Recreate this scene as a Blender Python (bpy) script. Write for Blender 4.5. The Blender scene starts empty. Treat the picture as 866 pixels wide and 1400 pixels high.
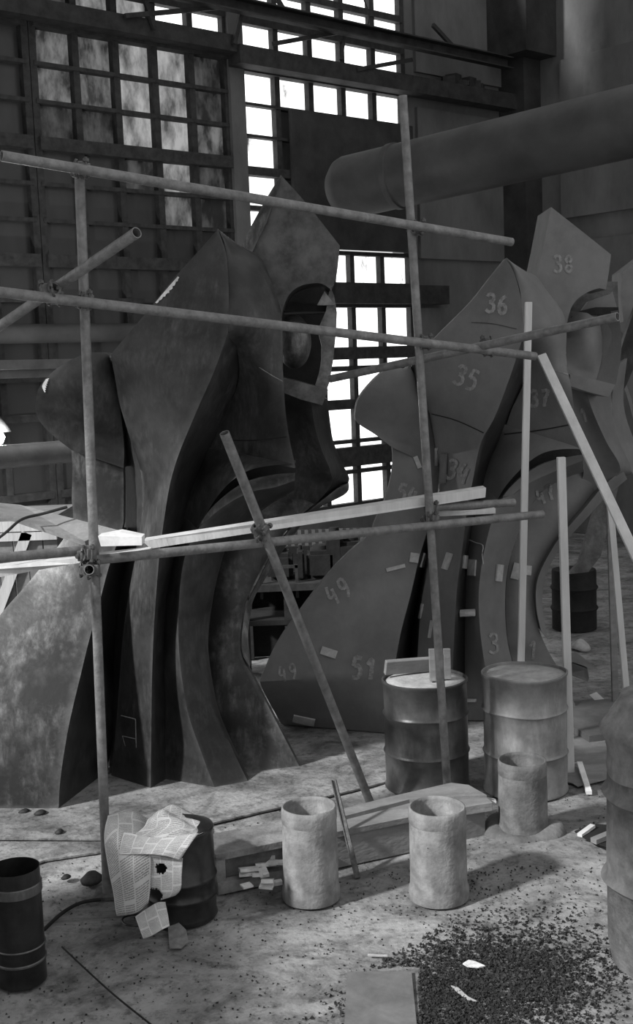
import bpy, bmesh, math, random
from mathutils import Vector, Matrix, noise
from mathutils.bvhtree import BVHTree
from mathutils.geometry import tessellate_polygon
random.seed(7)
S = bpy.context.scene; C = S.collection
# ------------------------------------------------------------------ camera
F = 1650.0; H = 3.07; PITCH = math.radians(6.9); ROLL = math.radians(2.2)
fw = Vector((0, math.cos(PITCH), -math.sin(PITCH)))
rt0 = Vector((1, 0, 0)); up0 = rt0.cross(fw)
rt = rt0*math.cos(ROLL) - up0*math.sin(ROLL)
up = rt0*math.sin(ROLL) + up0*math.cos(ROLL)
cam = bpy.data.cameras.new('camera'); co = bpy.data.objects.new('camera', cam); C.objects.link(co)
cam.sensor_fit = 'VERTICAL'; cam.sensor_height = 24; cam.lens = 24*F/1400; cam.clip_end = 200
m3 = Matrix((rt, up, -fw)).transposed()
co.matrix_world = Matrix.Translation((0, 0, H)) @ m3.to_4x4()
S.camera = co
# ------------------------------------------------------------------ world, sun, exposure
S.view_settings.view_transform = 'Standard'; S.view_settings.look = 'None'
S.view_settings.gamma = 1; S.view_settings.exposure = 0.62
w = bpy.data.worlds.new('world'); S.world = w; w.use_nodes = True
w.node_tree.nodes['Background'].inputs[0].default_value = (1, 1, 1, 1)
w.node_tree.nodes['Background'].inputs[1].default_value = 0.48
def sun(d, e, ang):
    l = bpy.data.lights.new('sun', 'SUN'); l.energy = e; l.angle = math.radians(ang)
    o = bpy.data.objects.new('sun', l); C.objects.link(o)
    o.rotation_euler = Vector(d).to_track_quat('-Z', 'Y').to_euler(); o.location = (-6, -2, 9)
sun((0.75, 0.42, -0.62), 3.3, 4)
# ------------------------------------------------------------------ pixel rays to places
def ray(px, py): return fw*F + rt*(px-433) - up*(py-700)
O = Vector((0, 0, H))
def P(px, py, Y):
    d = ray(px, py); return O + d*(Y/d.y)
def G(px, py, z=0.0):
    d = ray(px, py); return O + d*((z-H)/d.z)
# ------------------------------------------------------------------ materials
def mat(name, col, rough=.7, col2=None, scale=4, metal=0, bump=.15, bscale=30, contrast=(.35, .65), streak=None, emit=None, spec=.35):
    m = bpy.data.materials.new(name); m.use_nodes = True
    nt = m.node_tree; N = nt.nodes; L = nt.links; b = N['Principled BSDF']
    b.inputs['Roughness'].default_value = rough; b.inputs['Metallic'].default_value = metal
    b.inputs['Specular IOR Level'].default_value = spec
    tc = N.new('ShaderNodeTexCoord'); mp = N.new('ShaderNodeMapping'); L.new(tc.outputs['Object'], mp.inputs[0])
    if emit is not None and name.startswith('glass'):
        gp = N.new('ShaderNodeNewGeometry'); L.new(gp.outputs['Position'], mp.inputs[0])
    if streak: mp.inputs['Scale'].default_value = streak
    n = N.new('ShaderNodeTexNoise'); n.inputs['Scale'].default_value = scale; n.inputs['Detail'].default_value = 8
    n.inputs['Roughness'].default_value = .65
    L.new(mp.outputs[0], n.inputs['Vector'])
    r = N.new('ShaderNodeValToRGB'); r.color_ramp.elements[0].position = contrast[0]; r.color_ramp.elements[1].position = contrast[1]
    col2 = col if col2 is None else col2
    t = lambda v: v if isinstance(v, tuple) else (v, v, v, 1)
    r.color_ramp.elements[0].color = t(col); r.color_ramp.elements[1].color = t(col2)
    L.new(n.outputs['Fac'], r.inputs[0]); L.new(r.outputs[0], b.inputs['Base Color'])
    if emit is not None:
        b.inputs['Base Color'].default_value = (0, 0, 0, 1)
        L.remove(b.inputs['Base Color'].links[0]); L.new(r.outputs[0], b.inputs['Emission Color'])
        b.inputs['Emission Strength'].default_value = emit; b.inputs['Base Color'].default_value = (.03, .03, .03, 1)
    if bump:
        n2 = N.new('ShaderNodeTexNoise'); n2.inputs['Scale'].default_value = bscale; n2.inputs['Detail'].default_value = 6
        L.new(mp.outputs[0], n2.inputs['Vector'])
        bp = N.new('ShaderNodeBump'); bp.inputs['Strength'].default_value = bump; bp.inputs['Distance'].default_value = .02
        L.new(n2.outputs['Fac'], bp.inputs['Height']); L.new(bp.outputs[0], b.inputs['Normal'])
    return m
M = {}
M['steel_dark'] = mat('dark_steel_and_shade', .018, .45, .055, 3.0, .2, .12, 14, (.38, .72), spec=.5)  # dark steel; also paints shade on the primed sculpture's side faces
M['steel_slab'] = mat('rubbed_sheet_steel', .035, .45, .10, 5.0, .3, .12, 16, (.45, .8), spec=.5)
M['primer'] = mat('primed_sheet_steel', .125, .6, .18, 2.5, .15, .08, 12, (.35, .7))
M['number'] = mat('chalk_paint', .16, .9, .32, 30, 0, 0, 30)
M['tab'] = mat('light_tab', .32, .8, .45, 20, 0, .1)
M['bare'] = mat('bare_bright_metal', .5, .5, .8, 20, 0, .1)
M['tube'] = mat('scaffold_steel', .12, .5, .22, 14, .3, .2, 60)
M['clamp'] = mat('clamp_steel', .07, .55, .15, 30, .4, .2, 60)
M['wood'] = mat('sawn_wood', .46, .8, .68, 6, 0, .2, 40, (.3, .7), (1, 1, .15))
M['wood_w'] = mat('fresh_sawn_wood', .6, .7, .85, 8, 0, .1, 40)
M['wood_d'] = mat('weathered_wood', .13, .85, .26, 5, 0, .25, 40, (.3, .7), (.3, 1, 1))
M['drum'] = mat('drum_steel', .06, .38, .13, 5, .5, .08, 20, (.35, .7), spec=.6)
M['drum_l'] = mat('dusty_drum_steel', .13, .65, .25, 5, .1, .1, 20, (.35, .7))
M['dusty'] = mat('dust_caked_steel', .13, .85, .29, 7, 0, .3, 40, (.35, .7))
M['dusty_d'] = mat('dust_caked_dark_steel', .08, .8, .18, 7, 0, .3, 40, (.35, .7))
M['can'] = mat('black_can_steel', .02, .3, .05, 6, .6, .05, 20, spec=.6)
M['lid'] = mat('lid_dust', .28, .9, .42, 10, 0, .3, 50)
M['paper_d'] = mat('grey_scrap', .14, .9, .24, 20, 0, .1)
M['frame'] = mat('window_frame_iron', .018, .8, .042, 10, 0, .1)
M['beam'] = mat('sooty_beam', .016, .8, .038, 6, 0, .2)
M['wall'] = mat('stained_concrete', .085, .9, .15, 1.2, 0, .4, 12, (.35, .68), (1, 1, .5))
M['wall_dark'] = mat('sooty_wall', .02, .9, .045, 2, 0, .3, 12)
M['pipe'] = mat('big_pipe_coat', .045, .6, .08, 1.5, .1, .15, 10, (.35, .7))
M['pipe_l'] = mat('wall_pipe_paint', .12, .4, .2, 3, .3, .05, 10)
M['void'] = mat('black_and_shade', .008, .8, .02, 5, 0, .2)  # black things, and shade painted into cavities, gaps, bench and pit
M['coal'] = mat('charcoal_bits', .010, .7, .035, 20, 0, .3)
M['white'] = mat('white_plaster', .5, .9, .8, 20, 0, .3, 50)
M['plate'] = mat('floor_plate_dust', .10, .8, .17, 4, 0, .2, 20)
M['shade'] = mat('lamp_glass', 1., .5, 1., 4, 0, 0, emit=6)
for k, (a, b, e, ct) in dict(bright=(.75, 1., 1.5, (.25, .5)), spotted=(.05, 1., 1.15, (.30, .46)), hazy=(.05, .30, .85, (.36, .62)), grey=(.012, .13, .85, (.4, .62)),
                         dim=(.003, .06, .7, (.45, .68)), dull=(.004, .012, .5, (.4, .7))).items():
    M['pane_'+k] = mat('glass_'+k, a, .3, b, 4.5, 0, 0, 30, ct, (1, 1, .45), emit=e)
def scuffed(m, col, amt, edge=.0, sc1=2.2, sc2=26):
    nt = m.node_tree; N = nt.nodes; L = nt.links; b = N['Principled BSDF']; tc = N.new('ShaderNodeTexCoord')
    src = b.inputs['Base Color'].links[0].from_socket
    def nz(scale, lo, hi, stretch=None, det=8):
        mp = N.new('ShaderNodeMapping'); L.new(tc.outputs['Object'], mp.inputs[0])
        if stretch: mp.inputs['Scale'].default_value = stretch; mp.inputs['Rotation'].default_value = (.3, .7, .2)
        n = N.new('ShaderNodeTexNoise'); n.inputs['Scale'].default_value = scale; n.inputs['Detail'].default_value = det; n.inputs['Roughness'].default_value = .7
        L.new(mp.outputs[0], n.inputs['Vector']); q = N.new('ShaderNodeMapRange'); q.inputs[1].default_value = lo; q.inputs[2].default_value = hi
        L.new(n.outputs['Fac'], q.inputs[0]); return q.outputs[0]
    def mul(a, b_, op='MULTIPLY'):
        x = N.new('ShaderNodeMath'); x.operation = op; x.use_clamp = True
        for i, v in enumerate((a, b_)):
            if isinstance(v, float): x.inputs[i].default_value = v
            else: L.new(v, x.inputs[i])
        return x.outputs[0]
    a = mul(nz(sc1, .46, .68), nz(sc2, .42, .7, (1, 1, .25))); a = mul(a, amt)
    sp_ = mul(nz(60, .68, .74), .5); a = mul(a, sp_, 'MAXIMUM')
    if edge:
        g = N.new('ShaderNodeNewGeometry'); q = N.new('ShaderNodeMapRange'); q.inputs[1].default_value = .53; q.inputs[2].default_value = .66; L.new(g.outputs['Pointiness'], q.inputs[0])
        a = mul(a, mul(mul(q.outputs[0], nz(7, .35, .6)), edge), 'MAXIMUM')
    mx = N.new('ShaderNodeMix'); mx.data_type = 'RGBA'; L.new(a, mx.inputs['Factor']); L.new(src, mx.inputs[6]); mx.inputs[7].default_value = (col, col, col, 1); L.new(mx.outputs[2], b.inputs['Base Color'])
scuffed(M['steel_dark'], .17, .6, .5); scuffed(M['steel_slab'], .34, .9, .6, 2.6, 18); scuffed(M['primer'], .22, .45, .35)
scuffed(M['drum'], .25, .6); scuffed(M['drum_l'], .4, .7); scuffed(M['dusty'], .42, .8, 0, 6, 20); scuffed(M['dusty_d'], .3, .7, 0, 6, 20); scuffed(M['tube'], .35, .6, 0, 5, 40); scuffed(M['wall'], .17, .6, 0, .6, 5); scuffed(M['wood_d'], .4, .6, 0, 5, 30)
def floor_mat():
    m = mat('dusty_floor', .13, .9, .32, 1.1, 0, .5, 25, (.33, .66))
    nt = m.node_tree; N = nt.nodes; L = nt.links; b = N['Principled BSDF']
    src = b.inputs['Base Color'].links[0].from_socket
    tc = N.new('ShaderNodeTexCoord')
    v = N.new('ShaderNodeTexNoise'); v.inputs['Scale'].default_value = 14; v.inputs['Detail'].default_value = 10; v.inputs['Roughness'].default_value = .8
    L.new(tc.outputs['Object'], v.inputs['Vector'])
    r = N.new('ShaderNodeValToRGB'); r.color_ramp.elements[0].position = .34; r.color_ramp.elements[1].position = .5
    r.color_ramp.elements[0].color = (.3, .3, .3, 1); r.color_ramp.elements[1].color = (1, 1, 1, 1)
    L.new(v.outputs['Fac'], r.inputs[0])
    mx = N.new('ShaderNodeMix'); mx.data_type = 'RGBA'; mx.blend_type = 'MULTIPLY'; mx.inputs['Factor'].default_value = 1
    L.new(src, mx.inputs[6]); L.new(r.outputs[0], mx.inputs[7]); mp = N.new('ShaderNodeMapping'); mp.inputs['Scale'].default_value = (1, 1.35, 1); mp.inputs['Rotation'].default_value = (0, 0, -.3); L.new(tc.outputs['Object'], mp.inputs[0])
    v2 = N.new('ShaderNodeTexNoise'); v2.inputs['Scale'].default_value = 2.1; v2.inputs['Detail'].default_value = 9; v2.inputs['Roughness'].default_value = .72; v2.inputs['Distortion'].default_value = .6; L.new(mp.outputs[0], v2.inputs['Vector'])
    r2 = N.new('ShaderNodeValToRGB'); r2.color_ramp.elements[0].position = .36; r2.color_ramp.elements[1].position = .56
    r2.color_ramp.elements[0].color = (.42, .42, .42, 1); r2.color_ramp.elements[1].color = (1.15, 1.15, 1.15, 1); L.new(v2.outputs['Fac'], r2.inputs[0])
    m2 = N.new('ShaderNodeMix'); m2.data_type = 'RGBA'; m2.blend_type = 'MULTIPLY'; m2.inputs['Factor'].default_value = 1
    L.new(mx.outputs[2], m2.inputs[6]); L.new(r2.outputs[0], m2.inputs[7]); L.new(m2.outputs[2], b.inputs['Base Color'])
    return m
M['floor'] = floor_mat()
def paper_mat():
    m = bpy.data.materials.new('newsprint'); m.use_nodes = True
    nt = m.node_tree; N = nt.nodes; L = nt.links; b = N['Principled BSDF']; b.inputs['Roughness'].default_value = .9
    uv = N.new('ShaderNodeUVMap'); sp = N.new('ShaderNodeSeparateXYZ'); L.new(uv.outputs[0], sp.inputs[0])
    def mt(op, a, b_, c_=None):
        x = N.new('ShaderNodeMath'); x.operation = op; x.use_clamp = False
        for k, v in enumerate((a, b_, c_)):
            if v is None: continue
            if isinstance(v, (int, float)): x.inputs[k].default_value = v
            else: L.new(v, x.inputs[k])
        return x.outputs[0]
    U, V = sp.outputs[0], sp.outputs[1]
    gut = mt('GREATER_THAN', mt('FRACT', mt('MULTIPLY', U, 4.3), 0), .09)           # columns of text
    head = mt('GREATER_THAN', mt('FRACT', mt('MULTIPLY', mt('ADD', V, mt('MULTIPLY', mt('FLOOR', mt('MULTIPLY', U, 4.3), 0), .13)), 2.3), 0), .10)
    row = mt('GREATER_THAN', mt('FRACT', mt('MULTIPLY', V, 46), 0), .42)
    mp = N.new('ShaderNodeMapping'); mp.inputs['Scale'].default_value = (90, 46, 1); L.new(uv.outputs[0], mp.inputs[0])
    n = N.new('ShaderNodeTexNoise'); n.inputs['Scale'].default_value = 1; n.inputs['Detail'].default_value = 2; L.new(mp.outputs[0], n.inputs['Vector'])
    ink = mt('MULTIPLY', mt('MULTIPLY', gut, head), mt('MULTIPLY', row, mt('GREATER_THAN', n.outputs['Fac'], .40)))
    n2 = N.new('ShaderNodeTexNoise'); n2.inputs['Scale'].default_value = 3.5; n2.inputs['Detail'].default_value = 5; L.new(uv.outputs[0], n2.inputs['Vector'])
    val = mt('SUBTRACT', mt('ADD', .40, mt('MULTIPLY', n2.outputs['Fac'], .3)), mt('MULTIPLY', ink, .30))
    L.new(val, b.inputs['Base Color']); return m
M['paper'] = paper_mat()
# ------------------------------------------------------------------ building helpers
def empty(name, loc, label=None, cat=None, group=None, kind=None):
    o = bpy.data.objects.new(name, None); C.objects.link(o); o.location = loc; o.empty_display_size = .1
    tag(o, label, cat, group, kind); return o
def tag(o, label=None, cat=None, group=None, kind=None):
    if label: o['label'] = label
    if cat: o['category'] = cat
    if group: o['group'] = group
    if kind: o['kind'] = kind
    return o
def wloc(o):
    v = Vector(o.location)
    while o.parent: o = o.parent; v = v + Vector(o.location)
    return v
def obj(name, geo, m, parent=None, label=None, cat=None, group=None, kind=None, smooth=False, loc=None, uvs=None, autosmooth=None):
    vs, fs = geo
    vs = [Vector(v) for v in vs]
    if loc is None:
        if parent: 
            loc = sum(vs, Vector())/len(vs)
        else:
            loc = sum(vs, Vector())/len(vs); loc.z = min(v.z for v in vs)
    me = bpy.data.meshes.new(name); me.from_pydata([v-loc for v in vs], [], fs)
    bm = bmesh.new(); bm.from_mesh(me)
    if uvs is None: bmesh.ops.recalc_face_normals(bm, faces=bm.faces)
    bm.to_mesh(me); bm.free(); me.update()
    if uvs:
        ul = me.uv_layers.new(name='UVMap')
        for l in me.loops: ul.data[l.index].uv = uvs[l.vertex_index]
    if smooth:
        for p in me.polygons: p.use_smooth = True
        if autosmooth: me.set_sharp_from_angle(angle=math.radians(autosmooth))
    me.materials.append(M[m] if isinstance(m, str) else m)
    o = bpy.data.objects.new(name, me); C.objects.link(o)
    if parent: o.parent = parent; o.location = loc - wloc(parent)
    else: o.location = loc
    return tag(o, label, cat, group, kind)
def join(*geos):
    vs = []; fs = []
    for v, f in geos:
        n = len(vs); vs += [Vector(q) for q in v]; fs += [tuple(i+n for i in t) for t in f]
    return vs, fs
BOXF = [(0, 3, 2, 1), (4, 5, 6, 7), (0, 1, 5, 4), (1, 2, 6, 5), (2, 3, 7, 6), (3, 0, 4, 7)]
def box(c, s, R=None):
    c = Vector(c); out = []
    for z in (-.5, .5):
        for x, y in ((-.5, -.5), (.5, -.5), (.5, .5), (-.5, .5)):
            v = Vector((x*s[0], y*s[1], z*s[2])); out.append(c + (R @ v if R else v))
    return out, BOXF
def frame_of(d, hint=(0, 0, 1)):
    d = Vector(d).normalized(); h = Vector(hint)
    if abs(d.dot(h)) > .97: h = Vector((0, 1, 0))
    s = d.cross(h).normalized(); u = s.cross(d).normalized()
    return d, s, u
def bar(a, b, wd, th, hint=(0, 0, 1), bevel=0):           # board from a to b: wd sideways, th along hint
    a = Vector(a); b = Vector(b); d, s, u = frame_of(b-a, hint)
    R = Matrix((d, s, u)).transposed()
    g = box((a+b)/2, ((b-a).length, wd, th), R)
    if not bevel: return g
    bm = bmesh.new(); vv = [bm.verts.new(v) for v in g[0]]
    for f in g[1]: bm.faces.new([vv[i] for i in f])
    bmesh.ops.bevel(bm, geom=bm.edges[:], offset=bevel, segments=1, affect='EDGES')
    bm.verts.index_update(); out = ([v.co.copy() for v in bm.verts], [tuple(v.index for v in f.verts) for f in bm.faces]); bm.free(); return out
def tube(a, b, r, wall=.006, n=18, segs=1):
    a = Vector(a); b = Vector(b); d, s, u = frame_of(b-a)
    vs = []; fs = []
    prof = [(0, r)] + [(i/segs, r) for i in range(1, segs+1)]
    ri = r-wall if wall else 0
    rings = prof + ([(1, ri), (0, ri)] if wall else [])
    for t, rr in rings:
        p = a + (b-a)*t
        for k in range(n):
            q = 2*math.pi*k/n; vs.append(p + s*math.cos(q)*rr + u*math.sin(q)*rr)
    R = len(rings)
    for i in range(R if wall else R-1):
        j = (i+1) % R
        for k in range(n): fs.append((i*n+k, i*n+(k+1) % n, j*n+(k+1) % n, j*n+k))
    if not wall: fs += [tuple(range(n))[::-1], tuple(range((R-1)*n, R*n))]
    return vs, fs
def cr(pts, n):                                            # Catmull-Rom through pts, n samples even in length
    P_ = [Vector(p) for p in pts]
    if len(P_) == 2: return [P_[0].lerp(P_[1], i/(n-1)) for i in range(n)]
    dense = []
    for i in range(len(P_)-1):
        p0 = P_[max(i-1, 0)]; p1 = P_[i]; p2 = P_[i+1]; p3 = P_[min(i+2, len(P_)-1)]
        for k in range(10):
            t = k/10
            dense.append(.5*((2*p1)+(p2-p0)*t+(2*p0-5*p1+4*p2-p3)*t*t+(3*p1-p0-3*p2+p3)*t**3))
    dense.append(P_[-1])
    L = [0]
    for i in range(1, len(dense)): L.append(L[-1]+(dense[i]-dense[i-1]).length)
    out = []; j = 0
    for i in range(n):
        t = L[-1]*i/(n-1)
        while j < len(L)-2 and L[j+1] < t: j += 1
        f = (t-L[j])/max(L[j+1]-L[j], 1e-9); out.append(dense[j].lerp(dense[j+1], min(max(f, 0), 1)))
    return out
def cable(pts, r, n=8, m=40):
    c = cr(pts, m); vs = []; fs = []
    for i, p in enumerate(c):
        d = (c[min(i+1, m-1)]-c[max(i-1, 0)]); d, s, u = frame_of(d)
        for k in range(n):
            q = 2*math.pi*k/n; vs.append(p+s*math.cos(q)*r+u*math.sin(q)*r)
    for i in range(m-1):
        for k in range(n): fs.append((i*n+k, i*n+(k+1) % n, (i+1)*n+(k+1) % n, (i+1)*n+k))
    fs += [tuple(range(n)), tuple(range((m-1)*n, m*n))[::-1]]
    return vs, fs
def lathe(prof, c=(0, 0, 0), n=48, R=None, jit=0):
    c = Vector(c); vs = []; fs = []
    for i, (r, z) in enumerate(prof):
        for k in range(n):
            q = 2*math.pi*k/n; rr = r
            v = Vector((rr*math.cos(q), rr*math.sin(q), z))
            if jit: v += noise.noise_vector(v*4+c)*jit
            vs.append(c + (R @ v if R else v))
    for i in range(len(prof)-1):
        for k in range(n): fs.append((i*n+k, i*n+(k+1) % n, (i+1)*n+(k+1) % n, (i+1)*n+k))
    return vs, fs
def strip(L, R, n=40, m=8, thick=.05, bulge=0.0, push=(0, 1, 0)):   # solid plate ruled between two edge curves
    A = cr(L, n); B = cr(R, n); push = Vector(push).normalized(); vs = []; fs = []
    for i in range(n):
        for j in range(m+1):
            t = j/m; p = A[i].lerp(B[i], t) - Vector((0, 1, 0))*bulge*math.sin(math.pi*t)*math.sin(math.pi*min(1, .15+i/n))
            vs.append(p)
    N_ = n*(m+1)
    vs += [v + push*thick for v in vs]
    for i in range(n-1):
        for j in range(m):
            a = i*(m+1)+j; q = (a, a+1, a+m+2, a+m+1); fs.append(q); fs.append(tuple(x+N_ for x in q[::-1]))
    rim = [j for j in range(m+1)] + [i*(m+1)+m for i in range(1, n)] + [(n-1)*(m+1)+j for j in range(m-1, -1, -1)] + [i*(m+1) for i in range(n-2, 0, -1)]
    for k in range(len(rim)):
        a = rim[k]; b = rim[(k+1) % len(rim)]; fs.append((b, a, a+N_, b+N_))
    return vs, fs
def poly(pts, thick=.05, push=(0, 1, 0)):
    pts = [Vector(p) for p in pts]; n = len(pts); d = Vector(push).normalized()*thick
    tri = tessellate_polygon([pts]); vs = pts + [p+d for p in pts]; fs = []
    for t in tri: fs.append(tuple(t)); fs.append(tuple(i+n for i in t[::-1]))
    for i in range(n): j = (i+1) % n; fs.append((j, i, i+n, j+n))
    return vs, fs
def pts(l, D0=0.0):                                        # (px, py, depth offset) ; None = on the ground
    out = []; last = 0
    for q in l:
        if len(q) == 3 and q[2] is None: out.append(G(q[0], q[1])); continue
        if len(q) == 3: last = q[2]
        out.append(P(q[0], q[1], D0+last))
    return out
# ------------------------------------------------------------------ floor
def ground_z(x, y):
    z = .012*noise.noise(Vector((x*1.3, y*1.3, 0))) + .006*noise.noise(Vector((x*5, y*5, 3)))
    m = math.exp(-(((x-1.35)/.55)**2+((y-7.2)/.45)**2)); z += .05*m
    m = math.exp(-(((x-.9)/.9)**2+((y-5.2)/.5)**2)); z += .02*m
    return z-.012
def make_floor():
    xs = [-9+.12*i for i in range(167)]; ys = [2.5+.12*i for i in range(190)]
    vs = [(x, y, ground_z(x, y)) for y in ys for x in xs]; w_ = len(xs)
    fs = [(j*w_+i, j*w_+i+1, (j+1)*w_+i+1, (j+1)*w_+i) for j in range(len(ys)-1) for i in range(w_-1)]
    return obj('floor', (vs, fs), 'floor', kind='structure', smooth=True)
floor = make_floor()
# ------------------------------------------------------------------ walls and windows
A41 = math.radians(41); D_ = Vector((math.cos(A41), math.sin(A41), 0)); N_ = Vector((D_.y, -D_.x, 0))  # N_ faces the hall
W0 = P(80, 50, 15.9); W0.z = 0
RW = Matrix((D_, -N_, Vector((0, 0, 1)))).transposed()
def wp(u, z, out=0.0): return W0 + D_*u + N_*out + Vector((0, 0, z))
def wbox(u0, u1, z0, z1, o0, o1): return box(wp((u0+u1)/2, (z0+z1)/2, (o0+o1)/2), (u1-u0, o1-o0, z1-z0), RW)
UC = 9.0
wall = join(wbox(-6, 2.62, 8.95, 12, -.35, 0), wbox(2.62, 2.88, 0, 12, -.35, .12), wbox(2.88, 6.2, 8.98, 12, -.35, 0), wbox(6.2, UC, 0, 12, -.35, 0),
            wbox(-6, 2.62, 0, 1.0, -.35, 0), wbox(2.88, 6.2, 0, .85, -.35, 0), wbox(-6, -4.6, 1, 9, -.35, 0))
obj('wall_back', wall, 'wall', kind='structure')
E_ = N_  # right wall runs toward the viewer from the corner
cor = wp(UC, 0)
RR = Matrix((N_, D_, Vector((0, 0, 1)))).transposed()
def rbox(t0, t1, z0, z1, o0, o1): return box(cor + N_*((t0+t1)/2) - D_*((o0+o1)/2) + Vector((0, 0, (z0+z1)/2)), (t1-t0, o1-o0, z1-z0), RR)
obj('wall_right', rbox(0, 12, 0, 12, -.35, 0), 'wall', kind='structure')
def bars_and_panes(name, cols, rows, wd, style, post=.05):
    r = empty(name, wp(cols[0], rows[0][0]), kind='structure')
    us = sorted(cols); z0 = min(a for a, b in rows)-.08; z1 = max(b for a, b in rows)+.06
    for u in us + [us[-1]+ (us[1]-us[0])]:
        obj('glazing_bar', wbox(u-(us[1]-us[0]-wd), u, z0, z1, -.10, .06), 'frame', r)
    rs = sorted(rows)
    edges = [z0] + [z for ab in rs for z in ab] + [z1]
    for i in range(0, len(edges), 2):
        a, b = edges[i], edges[i+1]
        if b-a > .001: obj('cross_bar', wbox(us[0]-.05, us[-1]+wd+.05, a, b, -.09, .075 if b-a < .12 else .12), 'frame', r)
    for u in us:
        for k, (a, b) in enumerate(rows):
            s = style(us.index(u), k)
            if s: obj('pane', wbox(u, u+wd, a, b, -.06, -.045), 'pane_'+s, r)
    return r
UL = [(8.48, 8.86), (8.04, 8.40), (7.66, 7.95), (6.97, 7.38), (6.51, 6.92), (6.05, 6.46), (5.5, 5.89), (5.05, 5.45), (4.6, 5.0), (4.06, 4.44), (3.6, 4.0), (3.15, 3.54), (2.6, 3.0), (2.1, 2.5), (1.6, 2.0), (1.1, 1.5)]
sty = {0: ['dim', 'grey', 'hazy', 'hazy', 'bright'], 1: ['dim', 'grey', 'hazy', 'bright', 'bright'], 2: ['dim', 'hazy', 'hazy', 'bright', 'bright'],
       3: ['grey', 'grey', 'hazy', 'hazy', 'dim'], 4: ['grey', 'grey', 'hazy', 'hazy', 'dim'], 5: ['dim', 'dim', 'hazy', 'hazy', 'grey'],
       6: ['dull', 'dull', 'dim', 'hazy', 'dim'], 7: ['dull', 'dull', 'dull', 'grey', 'dim'], 8: ['dull', 'dull', 'dull', 'dull', 'dull']}
bars_and_panes('window_1', [-.36+.604*i for i in range(5)], UL, .51, lambda c, r_: sty.get(r_, ['dull']*5)[c])
bars_and_panes('window_2', [-.56-.51-.604*i for i in range(5)][::-1], UL, .51, lambda c, r_: 'dull')
UR = [(8.5, 8.9), (8.03, 8.40), (7.58, 7.92), (6.84, 7.25), (6.4, 6.8), (5.94, 6.36), (5.4, 5.82), (4.95, 5.33)]
def st2(c, k):
    if k < 3: return 'bright'
    if k == 3: return 'spotted' if c in (1, 3) else 'bright'
    if c == 0: return ['bright', 'spotted', 'spotted', 'bright'][k-4]
    return 'dull'
bars_and_panes('window_3', [2.92+.655*i for i in range(5)], UR, .56, st2)
LR = [(4.33, 4.75), (3.34, 3.95), (3.05, 3.15), (2.53, 2.97), (1.90, 2.38), (1.78, 1.84), (1.42, 1.48), (.90, 1.36)]
bars_and_panes('window_4', [2.98+.655*i for i in range(5)], LR, .565, lambda c, k: 'spotted' if (k == 0 and c > 2) else 'bright')
# dark sheet that blanks the middle panes, its edge bars
obj('trim_1', wbox(3.66, 6.2, 4.82, 6.80, .13, .19), 'wall_dark', kind='structure')
obj('trim_2', wbox(2.88, 6.9, 4.0, 4.3, .1, .25), 'beam', kind='structure')
obj('trim_3', wbox(-5, 2.6, 7.42, 7.64, .12, .35), 'beam', kind='structure')
obj('trim_4', wbox(2.6, 9.0, 7.27, 7.52, .12, .4), 'beam', kind='structure')
# plaster panels of the back wall right of the windows
for (a, b, z0, z1) in ((6.45, 8.75, 7.7, 11.5), (6.45, 8.75, 4.75, 7.15), (6.35, 8.8, 1.0, 3.95)):
    obj('panel', wbox(a, b, z0, z1, 0, .06), 'wall', bpy.data.objects['wall_back'])
obj('column', join(rbox(-.05, .55, 0, 8.1, 0, .45), rbox(-.4, .9, 8.1, 12, 0, .8)), 'wall_dark', kind='structure').name = 'trim_5'
for (a, b, z0, z1) in ((1.0, 3.0, 5.4, 8.0), (3.05, 6.0, 5.6, 9.2), (1.0, 3.2, 1.5, 5.0), (3.3, 6.5, 1.2, 5.1)):
    obj('panel', rbox(a, b, z0, z1, 0, .07), 'wall', bpy.data.objects['wall_right'])
obj('sun_block_wall', join(box((-5.2, 1.2, 1.95), (.3, 7.4, 3.9)), box((-5.2, 6.3, 16.1), (.3, 17.6, 19.8))), 'wall', kind='structure')  # unseen wall added to keep sun off the foreground and upper hall
# roof truss: channel beam and braces in front of the windows
tr = empty('truss', wp(3, 7.95, .5), 'long dark steel channel bracket with slanting braces across the high windows', 'beam')
a = P(100, -27, 16.2); a = wp(-.3, 8.0, .45); b = wp(8.25, 7.96, .45)
def channel(a, b, h, wd, t=.02):
    d, s, u = frame_of(b-a); return join(bar(a, b, t, h), bar(a-u*h/2+s*wd/2, b-u*h/2+s*wd/2, wd, t), bar(a+u*h/2+s*wd/2, b+u*h/2+s*wd/2, wd, t))
obj('channel', channel(a, b, .17, .14), 'beam', tr)
for (u0, z0, u1, z1) in ((.75, 7.6, 2.5, 8.0), (1.2, 7.5, .8, 8.6), (2.5, 7.5, 2.7, 8.1), (3.2, 7.6, 4.5, 7.95), (2.9, 8.7, 3.5, 8.0), (4.5, 7.55, 4.6, 8.0), (4.8, 7.45, 6.0, 7.75), (6.5, 8.35, 7.1, 8.0)):
    obj('brace', bar(wp(u0, z0, .4), wp(u1, z1, .4), .05, .06), 'beam', tr)
obj('ledge_debris', join(*[box(wp(7.0+.12*i, 7.58+.03*math.sin(i*2), .25), (.2, .2, .12+.05*math.sin(i*1.7)), Matrix.Rotation(i, 3, 'Z')) for i in range(7)]), 'beam', label='dark lump of rubble lying on the ledge beside the high windows', cat='debris')
obj('hanging_wire', cable([wp(5.0, 8.9, .3), wp(5.05, 8.6, .32), wp(5.2, 8.3, .3), wp(5.1, 8.05, .3)], .012, 6, 24), 'frame', label='thin bent wire hanging across the top bright panes', cat='wire')
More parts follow.
